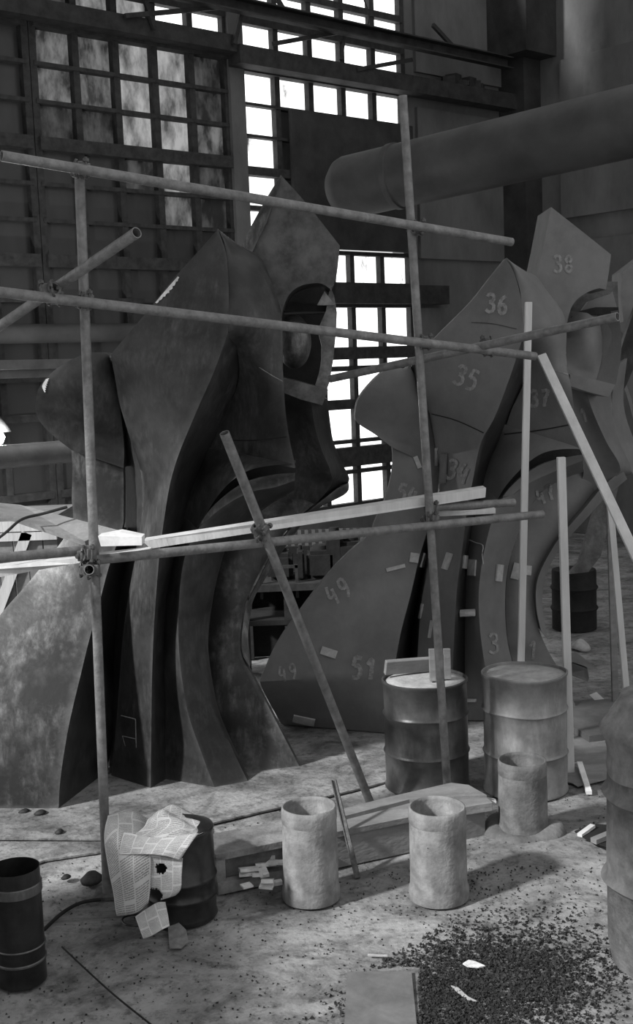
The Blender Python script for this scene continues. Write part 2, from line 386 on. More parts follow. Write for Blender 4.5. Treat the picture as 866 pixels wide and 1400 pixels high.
# big pipe
pa = P(470, 258, 17.6); pb = P(900, 158, 15.0)
pr = .43
pp = empty('ventilation_pipe', pa, 'very large grey pipe running high across the concrete wall', 'pipe')
d, s, u = frame_of(pb-pa); RP = Matrix((s, u, d)).transposed()
Lp = (pb-pa).length
obj('pipe_shell', lathe([(pr, .9), (pr, Lp+2.5)], pa, 64, RP), 'pipe', pp, smooth=True)
obj('end_elbow', lathe([(.02, -.12), (pr*.7, -.12), (pr*.95, 0), (pr*1.02, .1), (pr*1.0, .86)], pa, 64, RP), 'pipe', pp, smooth=True, autosmooth=40)
obj('flange', lathe([(pr, .84), (pr*1.05, .85), (pr*1.05, .93), (pr, .94)], pa, 64, RP), 'pipe', pp, smooth=True, autosmooth=40)
# pipes along the left wall
for n_, (y0, Y, r, mt, lb) in enumerate(((456, 15.3, .12, 'pipe', 'dull grey horizontal wall pipe, upper one at the left'), (620, 13.0, .125, 'pipe_l', 'shiny pale horizontal wall pipe at the left, below the lamp'))):
    c = P(60, y0, Y); z = c.z
    q = (Vector((c.x, c.y, 0))-W0); uo = q.dot(D_); no = q.dot(N_)
    obj('wall_pipe', tube(wp(uo-5, z, no), wp(uo+2.6, z, no), r, 0, 32), mt, smooth=True, autosmooth=40, label=lb, cat='pipe')
c = P(60, 497, 13.0); q = (Vector((c.x, c.y, 0))-W0); uo = q.dot(D_); no = q.dot(N_)
obj('shelf_board', join(bar(wp(uo-4, c.z+.03, no), wp(uo+1.6, c.z-.02, no), .04, .1), bar(wp(uo-4, c.z-.08, no-.1), wp(uo+1.6, c.z-.11, no-.1), .04, .09)), 'pipe_l', label='pale long rail crossing behind the rounded shoulder of the left sculpture', cat='rail')
lp = P(-4, 598, 13.6)
lr = empty('wall_lamp', lp, 'bright round lamp glowing on the wall at the left edge of the photo', 'lamp')
obj('bulb', lathe([(.001, -.09), (.06, -.07), (.09, 0), (.06, .07), (.001, .09)], lp, 20), 'shade', lr, smooth=True)
obj('lamp_shade', lathe([(.02, .22), (.06, .2), (.16, .06), (.17, .06), (.07, .22), (.02, .24)], lp, 24), 'frame', lr, smooth=True)
pl = bpy.data.lights.new('lamp_light', 'POINT'); pl.energy = 130; pl.shadow_soft_size = .1
po = bpy.data.objects.new('lamp_light', pl); C.objects.link(po); po.parent = lr; po.location = (.1, -.35, 0)
# ------------------------------------------------------------------ sculptures
BV = {}
def part(root, name, geo, m, label=None, smooth=True, ang=35, bv=True):
    o = obj(name, geo, m, root, label=label, smooth=smooth, autosmooth=ang)
    if bv: BV.setdefault(root.name, []).append(geo)
    return o
def bvh(root):
    v, f = join(*BV[root.name]); return BVHTree.FromPolygons(v, [tuple(q) for q in f])
# first sculpture -----------------------------------------
D1 = 8.65
s1 = empty('metal_sculpture', G(215, 1070), 'dark folded sheet metal sculpture of tall curved blades, the nearer left one without painted numbers', 'sculpture', 'abstract sheet metal sculptures')
bladeL = pts([(298,313,.05),(270,345,.1),(240,378,.15),(198,430,.2),(156,479,.245),(152,484.5,.25),(151.5,486.5,.25),(153,494,.26),(158,520,.3),(163,550,.35),(178,600,.35),(194,654,.35),(192,723,.3),(178,800,.3),(168,872,.3),(160,976,.3),(152,1062,None)], D1)
bladeR = pts([(298,313,0),(305,332,-.05),(310,350,-.08),(313,400,-.12),(312,455,-.18),(305,475,-.2),(290,515,-.2),(270,560,-.2),(245,620,-.15),(233,660,-.1),(226,700,-.1),(218,760,-.05),(211,850,0),(208,924,.0),(207,1000,0),(206,1079,None)], D1)
part(s1, 'blade', strip(bladeL, bladeR, 60, 10, .12, .015), 'steel_dark')
darkL = bladeR[4:]
darkR = pts([(312,455,-.15),(324,475,.1),(325,515,.3),(310,560,.42),(280,620,.5),(260,670,.45),(250,705,.42),(239,750,.4),(228,800,.38),(224,827,.35),(222,906,.3),(224,980,.3),(227,1067,None)], D1)
part(s1, 'blade_side', strip(darkL, [v+Vector((.05, .12, 0)) for v in darkR[:-1]]+[darkR[-1]], 60, 6, .25, -.03), 'steel_dark')
shL = pts([(298,313,0),(305,332,-.03),(310,374,-.1),(312,455,-.15),(324,475,.08),(325,515,.28),(310,560,.4),(280,620,.48),(260,670,.43),(250,705,.4)], D1)
shR = pts([(298,313,.02),(330,337,.2),(350,347,.22),(363,363,.2),(374,395,.18),(385,432,.15),(387,510,.1),(392,579,0),(404,640,-.1),(376,636,-.1),(350,640,-.05),(331,648,0),(310,664,.05),(288,692,.12),(268,726,.2)], D1)
sh_body = strip(shL, shR[:9], 56, 14, .10, .12)
part(s1, 'shoulder', strip(pts([(298,313,.0),(305,332,-.03),(312,380,-.08),(312,455,-.15),(324,475,.08),(327,515,.28),(318,545,.38),(300,582,.45),(285,618,.48)], D1), shR[:9], 56, 14, .12, .10), 'steel_dark')
part(s1, 'hip', strip(pts([(285,612,.48),(272,645,.46),(260,672,.43),(250,705,.4)], D1), pts([(404,634,-.08),(376,636,-.08),(350,640,-.04),(331,648,0),(310,664,.05),(288,692,.12),(268,726,.2)], D1), 40, 14, .3, .06), 'steel_dark')
part(s1, 'rim_band', strip(pts([(404,647,.25),(376,649,.27),(344,656,.3),(320,668,.3),(300,684,.3),(283,702,.28),(268,728,.25)], D1), pts([(403,657,.3),(376,666,.3),(342,673,.3),(310,690,.3),(286,709,.28),(272,728,.25)], D1), 50, 3, .05), 'steel_slab')
part(s1, 'recess_shade', strip(pts([(407,628,.5),(376,630,.5),(344,636,.5),(315,655,.45),(292,678,.4),(268,716,.3)], D1), pts([(404,652,.42),(376,655,.42),(344,662,.42),(322,672,.42),(302,688,.4),(272,728,.3)], D1), 40, 3, .05), 'void')  # black strip painting the shade in the gap under the hip
s1L = pts([(250,703,.42),(239,750,.4),(228,800,.38),(224,827,.35),(222,906,.3),(224,980,.3),(227,1067,None)], D1)
s1R = pts([(269,722,.2),(252,765,.12),(245,822,.08),(245,890,.05),(256,969,.02),(276,1030,0),(294,1078,None)], D1)
part(s1, 'inner_panel', strip(s1L, s1R, 50, 6, .1, .03), 'steel_dark')
s2L = pts([(403,657,.35),(376,666,.35),(342,673,.35),(310,690,.3),(286,709,.28),(268,728,.2),(252,765,.12),(245,822,.08),(245,890,.05),(256,969,.02),(276,1030,0),(294,1078,None)], D1)
s2R = pts([(403,670,.9),(370,690,.8),(340,712,.65),(311,745,.5),(298,785,.42),(290,822,.38),(284,870,.35),(285,907,.3),(297,972,.25),(318,1024,.2),(340,1070,None)], D1)
part(s1, 'middle_panel', strip(s2L, s2R, 70, 8, .1, .04), 'steel_dark')
finL = pts([(403,664,1.2),(370,684,1.1),(338,715,.95),(312,745,.85),(298,785,.8),(291,822,.75),(286,870,.65),(287,907,.55),(299,972,.45),(320,1024,.4),(341,1060,None)], D1)
finL = [v+Vector((-.05, .02, 0)) for v in finL]
finR = pts([(459,667,1.3),(419,698,1.1),(395,722,1.0),(374,749,.9),(353,787,.8),(337,822,.7),(331,850,.6),(329,875,.55),(331,898,.5),(343,920,.45),(363,958,.4),(390,1010,.35),(410,1049,None)], D1)
part(s1, 'outer_panel', strip(finL, finR, 70, 10, .1, .05), 'steel_slab')
lipL = pts([(461,668,1.15),(421,700,1.0),(397,724,.9),(376,751,.8),(356,789,.7),(339,824,.6),(333,850,.52),(331,875,.47),(333,898,.42)], D1)
lipR = pts([(477,660,1.2),(473,675,1.2),(430,699,1.05),(398,737,.95),(370,780,.85),(349,815,.7),(342,842,.6),(339,875,.5),(342,912,.45)], D1)
part(s1, 'outer_lip', strip(lipL, lipR, 60, 3, .12), 'steel_slab')
bkL = pts([(366,500,.75),(374,545,.8),(382,600,.85),(390,655,1.0),(390,690,1.15),(370,735,1.25)], D1)
bkM = pts([(425,540,.75),(430,580,.72),(440,615,.8),(452,645,.9),(450,668,1.1),(400,722,1.2)], D1)
bkR = pts([(448,545,1.0),(452,579,1.05),(456,603,1.1),(467,632,1.15),(478,657,1.2),(459,668,1.25),(405,718,1.3)], D1)
part(s1, 'back_body', strip(bkL, bkM, 40, 8, .12, -.03), 'steel_dark')
part(s1, 'back_body_edge', strip(bkM, bkR, 40, 6, .12), 'steel_dark')
part(s1, 'head', poly(cr(pts([(384,239,.5),(420,279,.5),(465,336,.5)], D1), 8) + cr(pts([(464,345,.5),(460,379,.5),(452,395,.5)], D1), 6) + cr(pts([(445,390,.5),(435,387,.5),(413,390,.5),(397,401,.5),(388,419,.5),(385,436,.5)], D1), 16) + pts([(345,440,.5),(318,360,.5),(331,336,.5),(344,308,.5),(362,275,.5)], D1), .55), 'steel_dark', ang=50)
part(s1, 'head_edge', strip(pts([(384,240,.47),(369,268,.48),(344,308,.49),(331,337,.49)], D1), pts([(378,262,.42),(366,300,.43),(352,330,.44),(345,345,.46)], D1), 20, 4, .05), 'steel_slab')
part(s1, 'cavity_back', poly(pts([(375,370,1.5),(461,370,1.5),(447,540,1.5),(375,545,1.5)], D1), .05), 'void')  # shade of the deep opening put into black
part(s1, 'cheek', poly(pts([(452,392,.75),(457,404,.75),(461,427,.75),(460,451,.75),(456,491,.75),(451,522,.75),(447,533,.75),(431,529,.75),(437,510,.75),(440,491,.75),(440,472,.75),(435,450,.75),(446,425,.75),(449,405,.75)], D1), .35), 'steel_slab')
part(s1, 'brow_patch', poly(pts([(434,417,.68),(444,398,.68),(458,417,.68)], D1), .1), 'steel_slab')  # lighter triangle shaped after the lit patch on the inner plate
part(s1, 'cavity_shelf', poly(pts([(386,418,.85),(400,412,.85),(458,418,.85),(458,426,.85),(386,426,.85)], D1), .5), 'void')  # shelf blackened with the shade of the opening
part(s1, 'ledge', poly(pts([(386,516,.42),(410,522,.42),(449,533,.42),(441,554,.42),(411,546,.42),(388,537,.42)], D1), .5), 'steel_dark')
def ellipsoid(c, rx, ry, rz, n=32, mm=20):
    return lathe([(max(.001, math.sin(math.pi*i/mm)), -math.cos(math.pi*i/mm)) for i in range(mm+1)], (0, 0, 0), n)
def scaled(g, c, sx, sy, sz): return [Vector((v.x*sx, v.y*sy, v.z*sz))+Vector(c) for v in g[0]], g[1]
part(s1, 'eye', scaled(ellipsoid(0, 1, 1, 1), P(402, 467, D1+.78), .135, .16, .21), 'steel_slab', bv=False)
# left shoulder lobe and leaning slab
lobL = pts([(150,486,.3),(144,482,.28),(120,482,.22),(118,482.5,.22),(88,497,.2),(65,515,.2),(51,536,.25),(49,564,.3),(59,582,.32),(78,600,.34),(99,616,.36)], D1)
lobR = pts([(152,492,.35),(157,515,.38),(163,550,.42),(167,580,.45),(169,600,.5),(170,620,.5),(169,640,.5)], D1)
part(s1, 'shoulder_lobe', strip(lobL, lobR, 40, 12, .3, .07), 'steel_dark')
slabL = pts([(97,608,.42),(99,640,.42),(98,680,.42),(96,722,.4),(45,789,.3),(0,841,.15),(-60,920,-.1),(-110,1010,-.3),(-135,1107,None)], D1)
slabR = pts([(168,628,.55),(169,654,.5),(169,700,.45),(167,723,.4),(149,775,.25),(134,832,.1),(122,875,0),(111,920,-.1),(94,993,-.25),(83,1062,-.33),(80,1107,None)], D1)
part(s1, 'leaning_slab', strip(slabL, slabR, 60, 12, .10, .03), 'steel_slab')
part(s1, 'slab_side', strip(slabR[3:], pts([(171,723,.6),(171,780,.75),(166,850,.85),(160,900,.8),(154,1000,.5),(146,1056,None)], D1), 40, 5, .08), 'steel_dark')
part(s1, 'valley_panel', strip(pts([(152,492,.5),(163,550,.6),(168,600,.7),(168,654,.75),(167,723,.8),(160,775,.95),(150,830,1.0),(150,900,.9),(150,1000,.6),(149,1058,.35)], D1), [v+Vector((0, .08, 0)) for v in bladeL[7:]], 50, 5, .06), 'steel_dark')
def along(o_pts, wpx, D, th=.012): return poly(pts([(x, y, 0) for x, y in o_pts], D), th)
# second sculpture -----------------------------------------
D2 = 9.85
s2 = empty('metal_sculpture', G(640, 985), 'folded sheet metal sculpture with pale painted numbers, the farther right one behind the oil drums', 'sculpture', 'abstract sheet metal sculptures')
b2L = pts([(692,353,.05),(667,384,.1),(643,414,.12),(597,460,.18),(571,490,.25),(572,530,.3),(588,564,.33),(597,612,.33),(603,640,.33),(603,690,.3),(592,745,.3),(583,790,.3),(576,830,.3),(571,903,.25),(566,985,None)], D2)
b2R = pts([(692,353,0),(702,370,-.05),(710,395,-.08),(716,428,-.12),(717,455,-.15),(710,478,-.18),(695,523,-.2),(676,572,-.2),(663,594,-.18),(655,615,-.15),(646,661,-.12),(640,690,-.1),(631,760,-.05),(625,807,0),(621,875,0),(616,985,None)], D2)
part(s2, 'blade', strip(b2L, b2R, 60, 10, .12, .015), 'primer')
d2R = pts([(717,455,-.13),(728,475,.1),(723,500,.25),(700,556,.4),(687,592,.45),(669,628,.45),(661,660,.42),(652,695,.4),(643,722,.38),(638,777,.35),(636,844,.3),(636,900,.28),(637,985,None)], D2)
part(s2, 'blade_side', strip(b2R[4:], [v+Vector((.05, .12, 0)) for v in d2R[:-1]]+[d2R[-1]], 60, 6, .25, -.03), 'steel_dark')  # shaded right face painted in darker steel than the primer
part(s2, 'shoulder', strip(pts([(692,353,.0),(702,370,-.03),(712,400,-.08),(717,455,-.13),(728,475,.08),(724,505,.25),(712,535,.35),(700,560,.4),(692,585,.45)], D2),
     pts([(692,353,.02),(718,370,.15),(734,378,.18),(752,402,.18),(770,427,.15),(775,453,.14),(774,496,.12),(781,527,.05),(789,580,0),(800,617,-.1)], D2), 56, 14, .12, .10), 'primer')
part(s2, 'hip', strip(pts([(690,580,.45),(680,608,.46),(669,632,.45),(661,662,.42)], D2), pts([(800,614,-.08),(770,614,-.08),(744,619,-.04),(723,632,0),(705,649,.05),(690,667,.12),(681,682,.2)], D2), 40, 14, .12, .06), 'primer')
part(s2, 'rim_band', strip(pts([(799,622,.25),(770,627,.27),(744,634,.3),(720,647,.3),(702,662,.3),(690,676,.28),(681,690,.25)], D2), pts([(797,630,.3),(770,640,.3),(739,653,.3),(718,664,.3),(701,677,.28),(687,692,.25)], D2), 50, 3, .05), 'primer')
part(s2, 'recess_shade', strip(pts([(801,606,.5),(770,606,.5),(742,613,.5),(718,630,.45),(698,650,.4),(681,680,.3)], D2), pts([(799,626,.42),(770,632,.42),(744,639,.42),(720,653,.42),(703,668,.4),(684,690,.3)], D2), 40, 3, .05), 'void')  # same shaded gap here, again put into a black strip
t1L = pts([(661,658,.44),(652,695,.42),(643,722,.4),(638,777,.37),(636,844,.32),(636,900,.3),(637,985,None)], D2)
t1R = pts([(682,684,.2),(668,730,.15),(658,780,.1),(655,832,.07),(663,906,.03),(684,985,None)], D2)
part(s2, 'inner_panel', strip(t1L, t1R, 50, 6, .1, .03), 'primer')
t2L = pts([(797,630,.35),(770,640,.35),(739,653,.35),(718,664,.3),(701,677,.28),(682,686,.2),(668,730,.15),(658,780,.1),(655,832,.07),(663,906,.03),(684,985,None)], D2)
t2R = pts([(798,645,.9),(770,655,.8),(742,672,.65),(722,700,.5),(703,745,.42),(693,789,.38),(691,832,.35),(694,875,.3),(701,906,.25),(722,985,None)], D2)
part(s2, 'middle_panel', strip(t2L, t2R, 70, 8, .1, .04), 'primer')
f2L = pts([(798,640,1.1),(772,650,1.0),(742,670,.9),(722,700,.8),(704,745,.72),(694,789,.66),(692,832,.6),(695,875,.5),(702,906,.45),(723,985,None)], D2)
f2R = pts([(824,664,1.2),(797,694,1.05),(763,734,.9),(741,771,.8),(732,798,.7),(732,832,.6),(738,862,.5),(750,890,.45),(767,920,.4),(792,975,None)], D2)
part(s2, 'outer_panel', strip(f2L, f2R, 70, 10, .1, .05), 'primer')
part(s2, 'outer_lip', strip(pts([(852,642,1.1),(825,665,1.05),(799,696,.92),(765,736,.8),(743,773,.7),(734,800,.6),(734,832,.52),(740,862,.45)], D2), pts([(858,655,1.1),(830,679,1.1),(805,706,1.0),(768,748,.9),(748,783,.8),(742,814,.65),(744,844,.55),(750,875,.45)], D2), 60, 3, .12), 'primer')
k2L = pts([(775,500,.75),(783,545,.8),(790,590,.85),(799,640,1.0),(790,668,1.1),(762,725,1.2)], D2)
k2M = pts([(802,535,.8),(812,565,.76),(830,605,.85),(848,637,1.0),(840,655,1.1),(785,712,1.2)], D2)
k2R = pts([(836,530,1.0),(837,560,1.05),(848,605,1.1),(864,643,1.2),(850,655,1.25),(800,705,1.3)], D2)
part(s2, 'back_body', strip(k2L, k2M, 40, 8, .12, -.03), 'primer')
part(s2, 'back_body_edge', strip(k2M, k2R, 40, 6, .12), 'primer')
part(s2, 'back_fin', strip(pts([(842,500,1.3),(838,560,1.3),(848,605,1.3),(866,648,1.35),(905,700,1.4)], D2), pts([(858,490,1.5),(853,550,1.5),(866,598,1.5),(890,650,1.5),(930,700,1.5)], D2), 30, 4, .08), 'primer')
part(s2, 'head', poly(pts([(754,283,.5),(796,316,.5),(836,348,.5),(833,372,.5),(829,396,.5)], D2) + cr(pts([(820,394,.5),(807,398,.5),(791,408,.5),(781,422,.5),(775,445,.5)], D2), 14) + pts([(740,470,.5),(722,400,.5),(735,377,.5),(744,335,.5)], D2), .6), 'primer', ang=50)
part(s2, 'cavity_back', poly(pts([(765,385,1.5),(845,385,1.5),(850,545,1.5),(765,545,1.5)], D2), .05), 'steel_dark')  # darker steel paints the shade inside the opening
part(s2, 'cavity_shelf', poly(pts([(795,425,.9),(815,420,.9),(846,420,.9),(847,428,.9),(780,434,.9)], D2), .4), 'void')  # black stands for shade inside the head, too
part(s2, 'brow_patch', poly(pts([(797,424,1.2),(806,412,1.2),(835,402,1.2),(838,398,1.2),(845,424,1.2)], D2), .1), 'primer')
part(s2, 'eye_shell', strip(pts([(775,425,.95),(774,455,.9),(775,490,.85),(779,514,.8)], D2), pts([(817,430,.95),(823,455,.9),(823,490,.9),(815,522,.85)], D2), 30, 12, .05, .12), 'primer')
part(s2, 'cheek', strip(pts([(815,428,1.0),(823,455,.98),(823,490,.95),(814,524,.9)], D2), pts([(846,424,.85),(850,462,.85),(849,490,.85),(842,528,.85)], D2), 30, 6, .3), 'primer')
part(s2, 'ledge', poly(pts([(780,512,.42),(810,518,.42),(842,526,.42),(833,543,.42),(805,536,.42),(781,528,.42)], D2), .5), 'primer')
l2L = pts([(552,506,.3),(540,501,.25),(524,508,.2),(505,526,.2),(490,547,.25),(486,568,.3),(490,579,.32),(513,594,.34),(537,612,.36)], D2)
l2R = pts([(560,500,.35),(568,515,.36),(575,540,.4),(588,564,.45),(594,590,.5),(597,612,.5),(600,640,.5)], D2)
part(s2, 'shoulder_lobe', strip(l2L, l2R, 40, 12, .3, .09), 'primer')
g2L = pts([(536,604,.45),(537,640,.45),(526,684,.42),(513,712,.42),(505,731,.4),(479,754,.35),(447,787,.28),(405,842,.15),(379,880,.08),(361,919,0),(357,937,-.02),(385,990,None)], D2)
g2R = pts([(598,612,.55),(602,640,.5),(596,690,.45),(584,728,.4),(573,765,.3),(562,812,.15),(549,862,.05),(541,905,0),(534,955,-.05),(527,1002,None)], D2)
part(s2, 'leaning_slab', strip(g2L, g2R, 60, 12, .10, .08), 'primer')
part(s2, 'slab_side', strip(g2R[3:], pts([(592,728,.6),(584,765,.75),(575,812,.8),(566,860,.8),(560,905,.7),(558,985,None)], D2), 40, 5, .08), 'steel_dark')  # side turned from the sun, its shade put into darker steel
part(s2, 'valley_panel', strip(pts([(560,505,.5),(572,545,.6),(590,600,.7),(600,640,.75),(590,728,.85),(574,790,1.0),(560,860,1.0),(556,930,.8),(552,985,None)], D2), [v+Vector((0, .06, 0)) for v in b2L[4:]], 50, 5, .06), 'steel_dark')  # shade of the groove put into darker steel
# numbers brushed on the panels: thin paint strokes laid on the metal
TREE = bvh(s2)
def hit(px, py, lift=.005):
    d = ray(px, py).normalized(); r_ = TREE.ray_cast(O, d)
    if r_[0] is None: return None
    n = r_[1] if r_[1].dot(d) < 0 else -r_[1]
    return r_[0] + n*lift
DG = {'1': [[(.15, .72), (.55, 1), (.55, 0)]], '3': [[(.1, .85), (.3, 1), (.75, .95), (.75, .68), (.35, .55)], [(.35, .55), (.8, .45), (.85, .15), (.45, 0), (.05, .12)]],
      '4': [[(.3, 1), (.1, .42), (.85, .42)], [(.7, .8), (.65, -.05)]], '5': [[(.85, 1), (.25, 1), (.15, .58)], [(.15, .58), (.6, .62), (.85, .35), (.65, .05), (.1, .02)]],
      '6': [[(.75, 1), (.3, .75), (.12, .35), (.3, .02), (.7, .02), (.85, .28), (.6, .5), (.2, .42)]], '7': [[(.1, .98), (.85, 1), (.55, .5), (.4, 0)], [(.25, .5), (.75, .5)]],
      '9': [[(.8, .7), (.5, .5), (.2, .65), (.3, .97), (.7, 1), (.82, .7), (.75, .3), (.45, 0)]], '8': [[(.5, .52), (.15, .75), (.45, 1), (.8, .8), (.5, .52), (.12, .22), (.5, 0), (.88, .25), (.5, .52)]]}
def number(txt, x, y, hp, ang, wid=4.6, label=None):
    geos = []; ca, sa = math.cos(math.radians(ang)), math.sin(math.radians(ang)); cw = hp*.62
    for i, ch in enumerate(txt):
        for st in DG[ch]:
            c = cr([Vector((a, b, 0)) for a, b in st], max(8, 6*len(st))); vs = []; q2 = []
            for p in c:
                lx = (p.x*cw*.85 + i*cw*1.12); ly = -p.y*hp
                q2.append(Vector((x+lx*ca-ly*sa, y+lx*sa+ly*ca, 0)))
            ok = True
            for k, q in enumerate(q2):
                t = (q2[min(k+1, len(q2)-1)]-q2[max(k-1, 0)]).normalized(); n = Vector((-t.y, t.x, 0))*wid/2*(1+.15*math.sin(k*2.1))
                a, b = hit(q.x+n.x, q.y+n.y), hit(q.x-n.x, q.y-n.y)
                if a is None or b is None: ok = False; break
                vs += [a, b]
            if ok: geos.append((vs, [(2*k, 2*k+1, 2*k+3, 2*k+2) for k in range(len(q2)-1)]))
    if geos: obj('painted_number', join(*geos), 'number', s2, label=label or 'pale painted number '+txt)
number('36', 664, 426, 24, 6); number('35', 619, 523, 26, 22); number('34', 608, 652, 26, 18, 4.2); number('37', 725, 556, 22, 0)
number('54', 542, 683, 22, 14, 4.2); number('51', 480, 926, 27, 6, 6); number('3', 668, 893, 26, 0, 3.6); number('1', 722, 901, 24, 4, 3.6)
number('49', 455, 828, 26, -28, 4); number('47', 738, 690, 20, -20, 4); number('1', 797, 578, 18, -15, 3.4); number('38', 757, 372, 22, 0, 3.6); number('49', 383, 931, 20, -8, 3)
def tab(x, y, wpx, hpx, ang, m='tab', th=.014, name='spacer_tab'):
    ca, sa = math.cos(math.radians(ang)), math.sin(math.radians(ang)); q = []
    for a, b in ((-1, -1), (1, -1), (1, 1), (-1, 1)):
        u, v = a*wpx/2, b*hpx/2; h = hit(x+u*ca-v*sa, y+u*sa+v*ca, .003)
        if h is None: return
        q.append(h)
    n = (q[1]-q[0]).cross(q[3]-q[0]).normalized(); n = n if n.y < 0 else -n
    obj(name, (q+[v+n*th for v in q], BOXF), m, s2)
for a in ((571,632,6,17,-22), (598,624,3,24,2), (566,763,12,13,8), (579,766,5,20,15), (613,767,8,23,18), (635,768,5,18,5), (647,776,10,22,4), (682,783,8,23,6), (706,781,11,22,14),
          (450,892,22,11,18), (416,984,30,9,12), (541,777,26,5,-14), (722,780,7,13,5), (577,835,3,20,12), (590,860,3,24,8)): tab(*a)
tab(640, 836, 22, 6, -3, 'tab', .05, 'bracket'); tab(608, 640, 7, 40, 3, 'primer', .02, 'bracket'); tab(645, 957, 14, 4, 0, 'tab', .04, 'bracket')
wq = [hit(x, y, .012) for x, y in ((643, 738), (652, 742), (662, 746), (661, 758), (660, 771))]
if all(wq): obj('bent_wire', cable(wq, .004, 6, 16), 'tab', s2)
TREE1 = bvh(s1); TREE = TREE1
def line_on(root, pp_, wpx, m, name, lift=.004):
    c = cr([Vector((x, y, 0)) for x, y in pp_], 24); vs = []
    for k, q in enumerate(c):
        t = (c[min(k+1, 23)]-c[max(k-1, 0)]).normalized(); n = Vector((-t.y, t.x, 0))*wpx/2
        a, b = hit(q.x+n.x, q.y+n.y, lift), hit(q.x-n.x, q.y-n.y, lift)
        if a is None or b is None: return
        vs += [a, b]
    obj(name, (vs, [(2*k, 2*k+1, 2*k+3, 2*k+2) for k in range(23)]), m, root)
def streak(root, A_, B_, m, name, label=None):
    a_ = cr([Vector((x, y, 0)) for x, y in A_], 20); b_ = cr([Vector((x, y, 0)) for x, y in B_], 20); vs = []
    for k in range(20):
        f = 1+.25*math.sin(k*2.3); p, q = hit(a_[k].x, a_[k].y), hit(a_[k].x+(b_[k].x-a_[k].x)*f, a_[k].y+(b_[k].y-a_[k].y)*f)
        if p is None or q is None: continue
        vs += [p, q]
    if len(vs) > 4: obj(name, (vs, [(2*k, 2*k+1, 2*k+3, 2*k+2) for k in range(len(vs)//2-1)]), m, root, label=label)
streak(s1, [(213,414),(228,396),(244,378)], [(215,415),(233,398),(246,380)], 'bare', 'worn_edge', 'white bare streak along the top left edge')
streak(s1, [(63,518),(58,527),(60,534)], [(67,517),(63,529),(62,537)], 'bare', 'worn_spot')
line_on(s1, [(166,978),(186,983)], 1.3, 'number', 'plate_outline'); line_on(s1, [(186,983),(187,1022)], 1.3, 'number', 'plate_outline'); line_on(s1, [(168,1006),(186,1010)], 1.0, 'number', 'plate_outline'); line_on(s1, [(168,1006),(172,1020)], .8, 'number', 'plate_outline')
line_on(s1, [(318,602),(350,602),(396,597)], 1.6, 'void', 'weld_seam'); line_on(s1, [(355,502),(372,513),(388,522)], 1.0, 'number', 'weld_seam')
TREE = bvh(s2)
line_on(s2, [(588,565),(625,575),(662,592)], 1.4, 'void', 'weld_seam'); line_on(s2, [(690,594),(740,588),(788,579)], 1.6, 'void', 'weld_seam'); line_on(s2, [(745,500),(762,507),(780,513)], 1.2, 'number', 'weld_seam')
line_on(s2, [(645,441),(675,443),(707,450)], 1.0, 'steel_dark', 'weld_seam')
# third sculpture, cut by the right edge
s3 = empty('metal_sculpture', G(930, 900), 'curved plates of a third metal sculpture cut off by the right edge of the photo', 'sculpture', 'abstract sheet metal sculptures')
D3 = 12.2
part(s3, 'head', poly(pts([(851,372,0),(880,350,0),(960,330,0),(960,520,0),(880,470,0),(853,440,0),(849,400,0)], D3), .4), 'primer')
part(s3, 'body', strip(pts([(880,410,.2),(862,460,.2),(850,500,.2),(868,560,.1),(900,700,0),(905,860,None)], D3), pts([(960,420,0),(950,560,0),(970,700,0),(1000,860,None)], D3), 40, 8, .15, .1), 'primer')
part(s3, 'arm', strip(pts([(870,418,-.2),(852,470,-.2),(836,530,-.2)], D3), pts([(885,440,-.3),(868,500,-.3),(848,545,-.3)], D3), 20, 4, .1), 'steel_dark')
# ------------------------------------------------------------------ scaffold
TR = .0285
sc = empty('scaffold_frame', G(147, 1222), 'steel tube scaffold clamped together in front of the two metal sculptures', 'scaffold')
def dpt(x): return 6.85+(x-125)*(8.12-6.85)/(600-125)      # the frame runs away to the right
foot1 = G(147, 1222); foot2 = G(614, 1106)
top1 = P(108, 221, foot1.y); top2 = P(551, 131, foot2.y)
def tb(name, a, b, label=None, r=TR, root=sc): return obj(name, tube(a, b, r, .005, 20), 'tube', root, smooth=True, autosmooth=40, label=label)
tb('upright_tube', top1, foot1, 'left upright tube'); tb('upright_tube', top2, foot2, 'right upright tube')
def plate_foot(f, root): obj('base_plate', box(f+Vector((0, 0, .0)), (.15, .15, .02)), 'clamp', root)
plate_foot(foot1, sc); plate_foot(foot2, sc)
OF = .062
def line(a, b, xa, xb):                                    # extend the line a-b (px) to other px
    pass
def led(x0, y0, x1, y1, off=-OF, d0=None, d1=None):
    return P(x0, y0, (dpt(x0) if d0 is None else d0)+off), P(x1, y1, (dpt(x1) if d1 is None else d1)+off)
a, b = led(2, 213, 700, 331); tb('ledger_tube', a, b, 'top ledger tube')
a, b = led(-60, 392, 732, 487); tb('ledger_tube', a, b, 'middle ledger tube')
a, b = led(126, 766, 742, 703); tb('ledger_tube', a, b, 'lower ledger tube')
a, b = led(-60, 768, 122, 752, .07); tb('ledger_tube', a, b, 'short lower tube at the left')
a, b = led(596, 693, 703, 687, .07); tb('ledger_tube', a, b, 'short open-ended tube at the right')
tb('brace_tube', P(-20, 459, 7.3), P(187, 318, 6.1), 'slanting open-ended tube at upper left')
tb('brace_tube', P(452, 518, 9.0), P(845, 433, 7.5), 'slanting tube crossing the right sculpture')
tb('transom_tube', P(122, 779, 6.62), P(118, 772, 7.6), 'tube seen end-on at the left')
prf = G(506, 1096); tb('prop_tube', P(307, 592, 7.0), prf, 'leaning prop tube', .03)
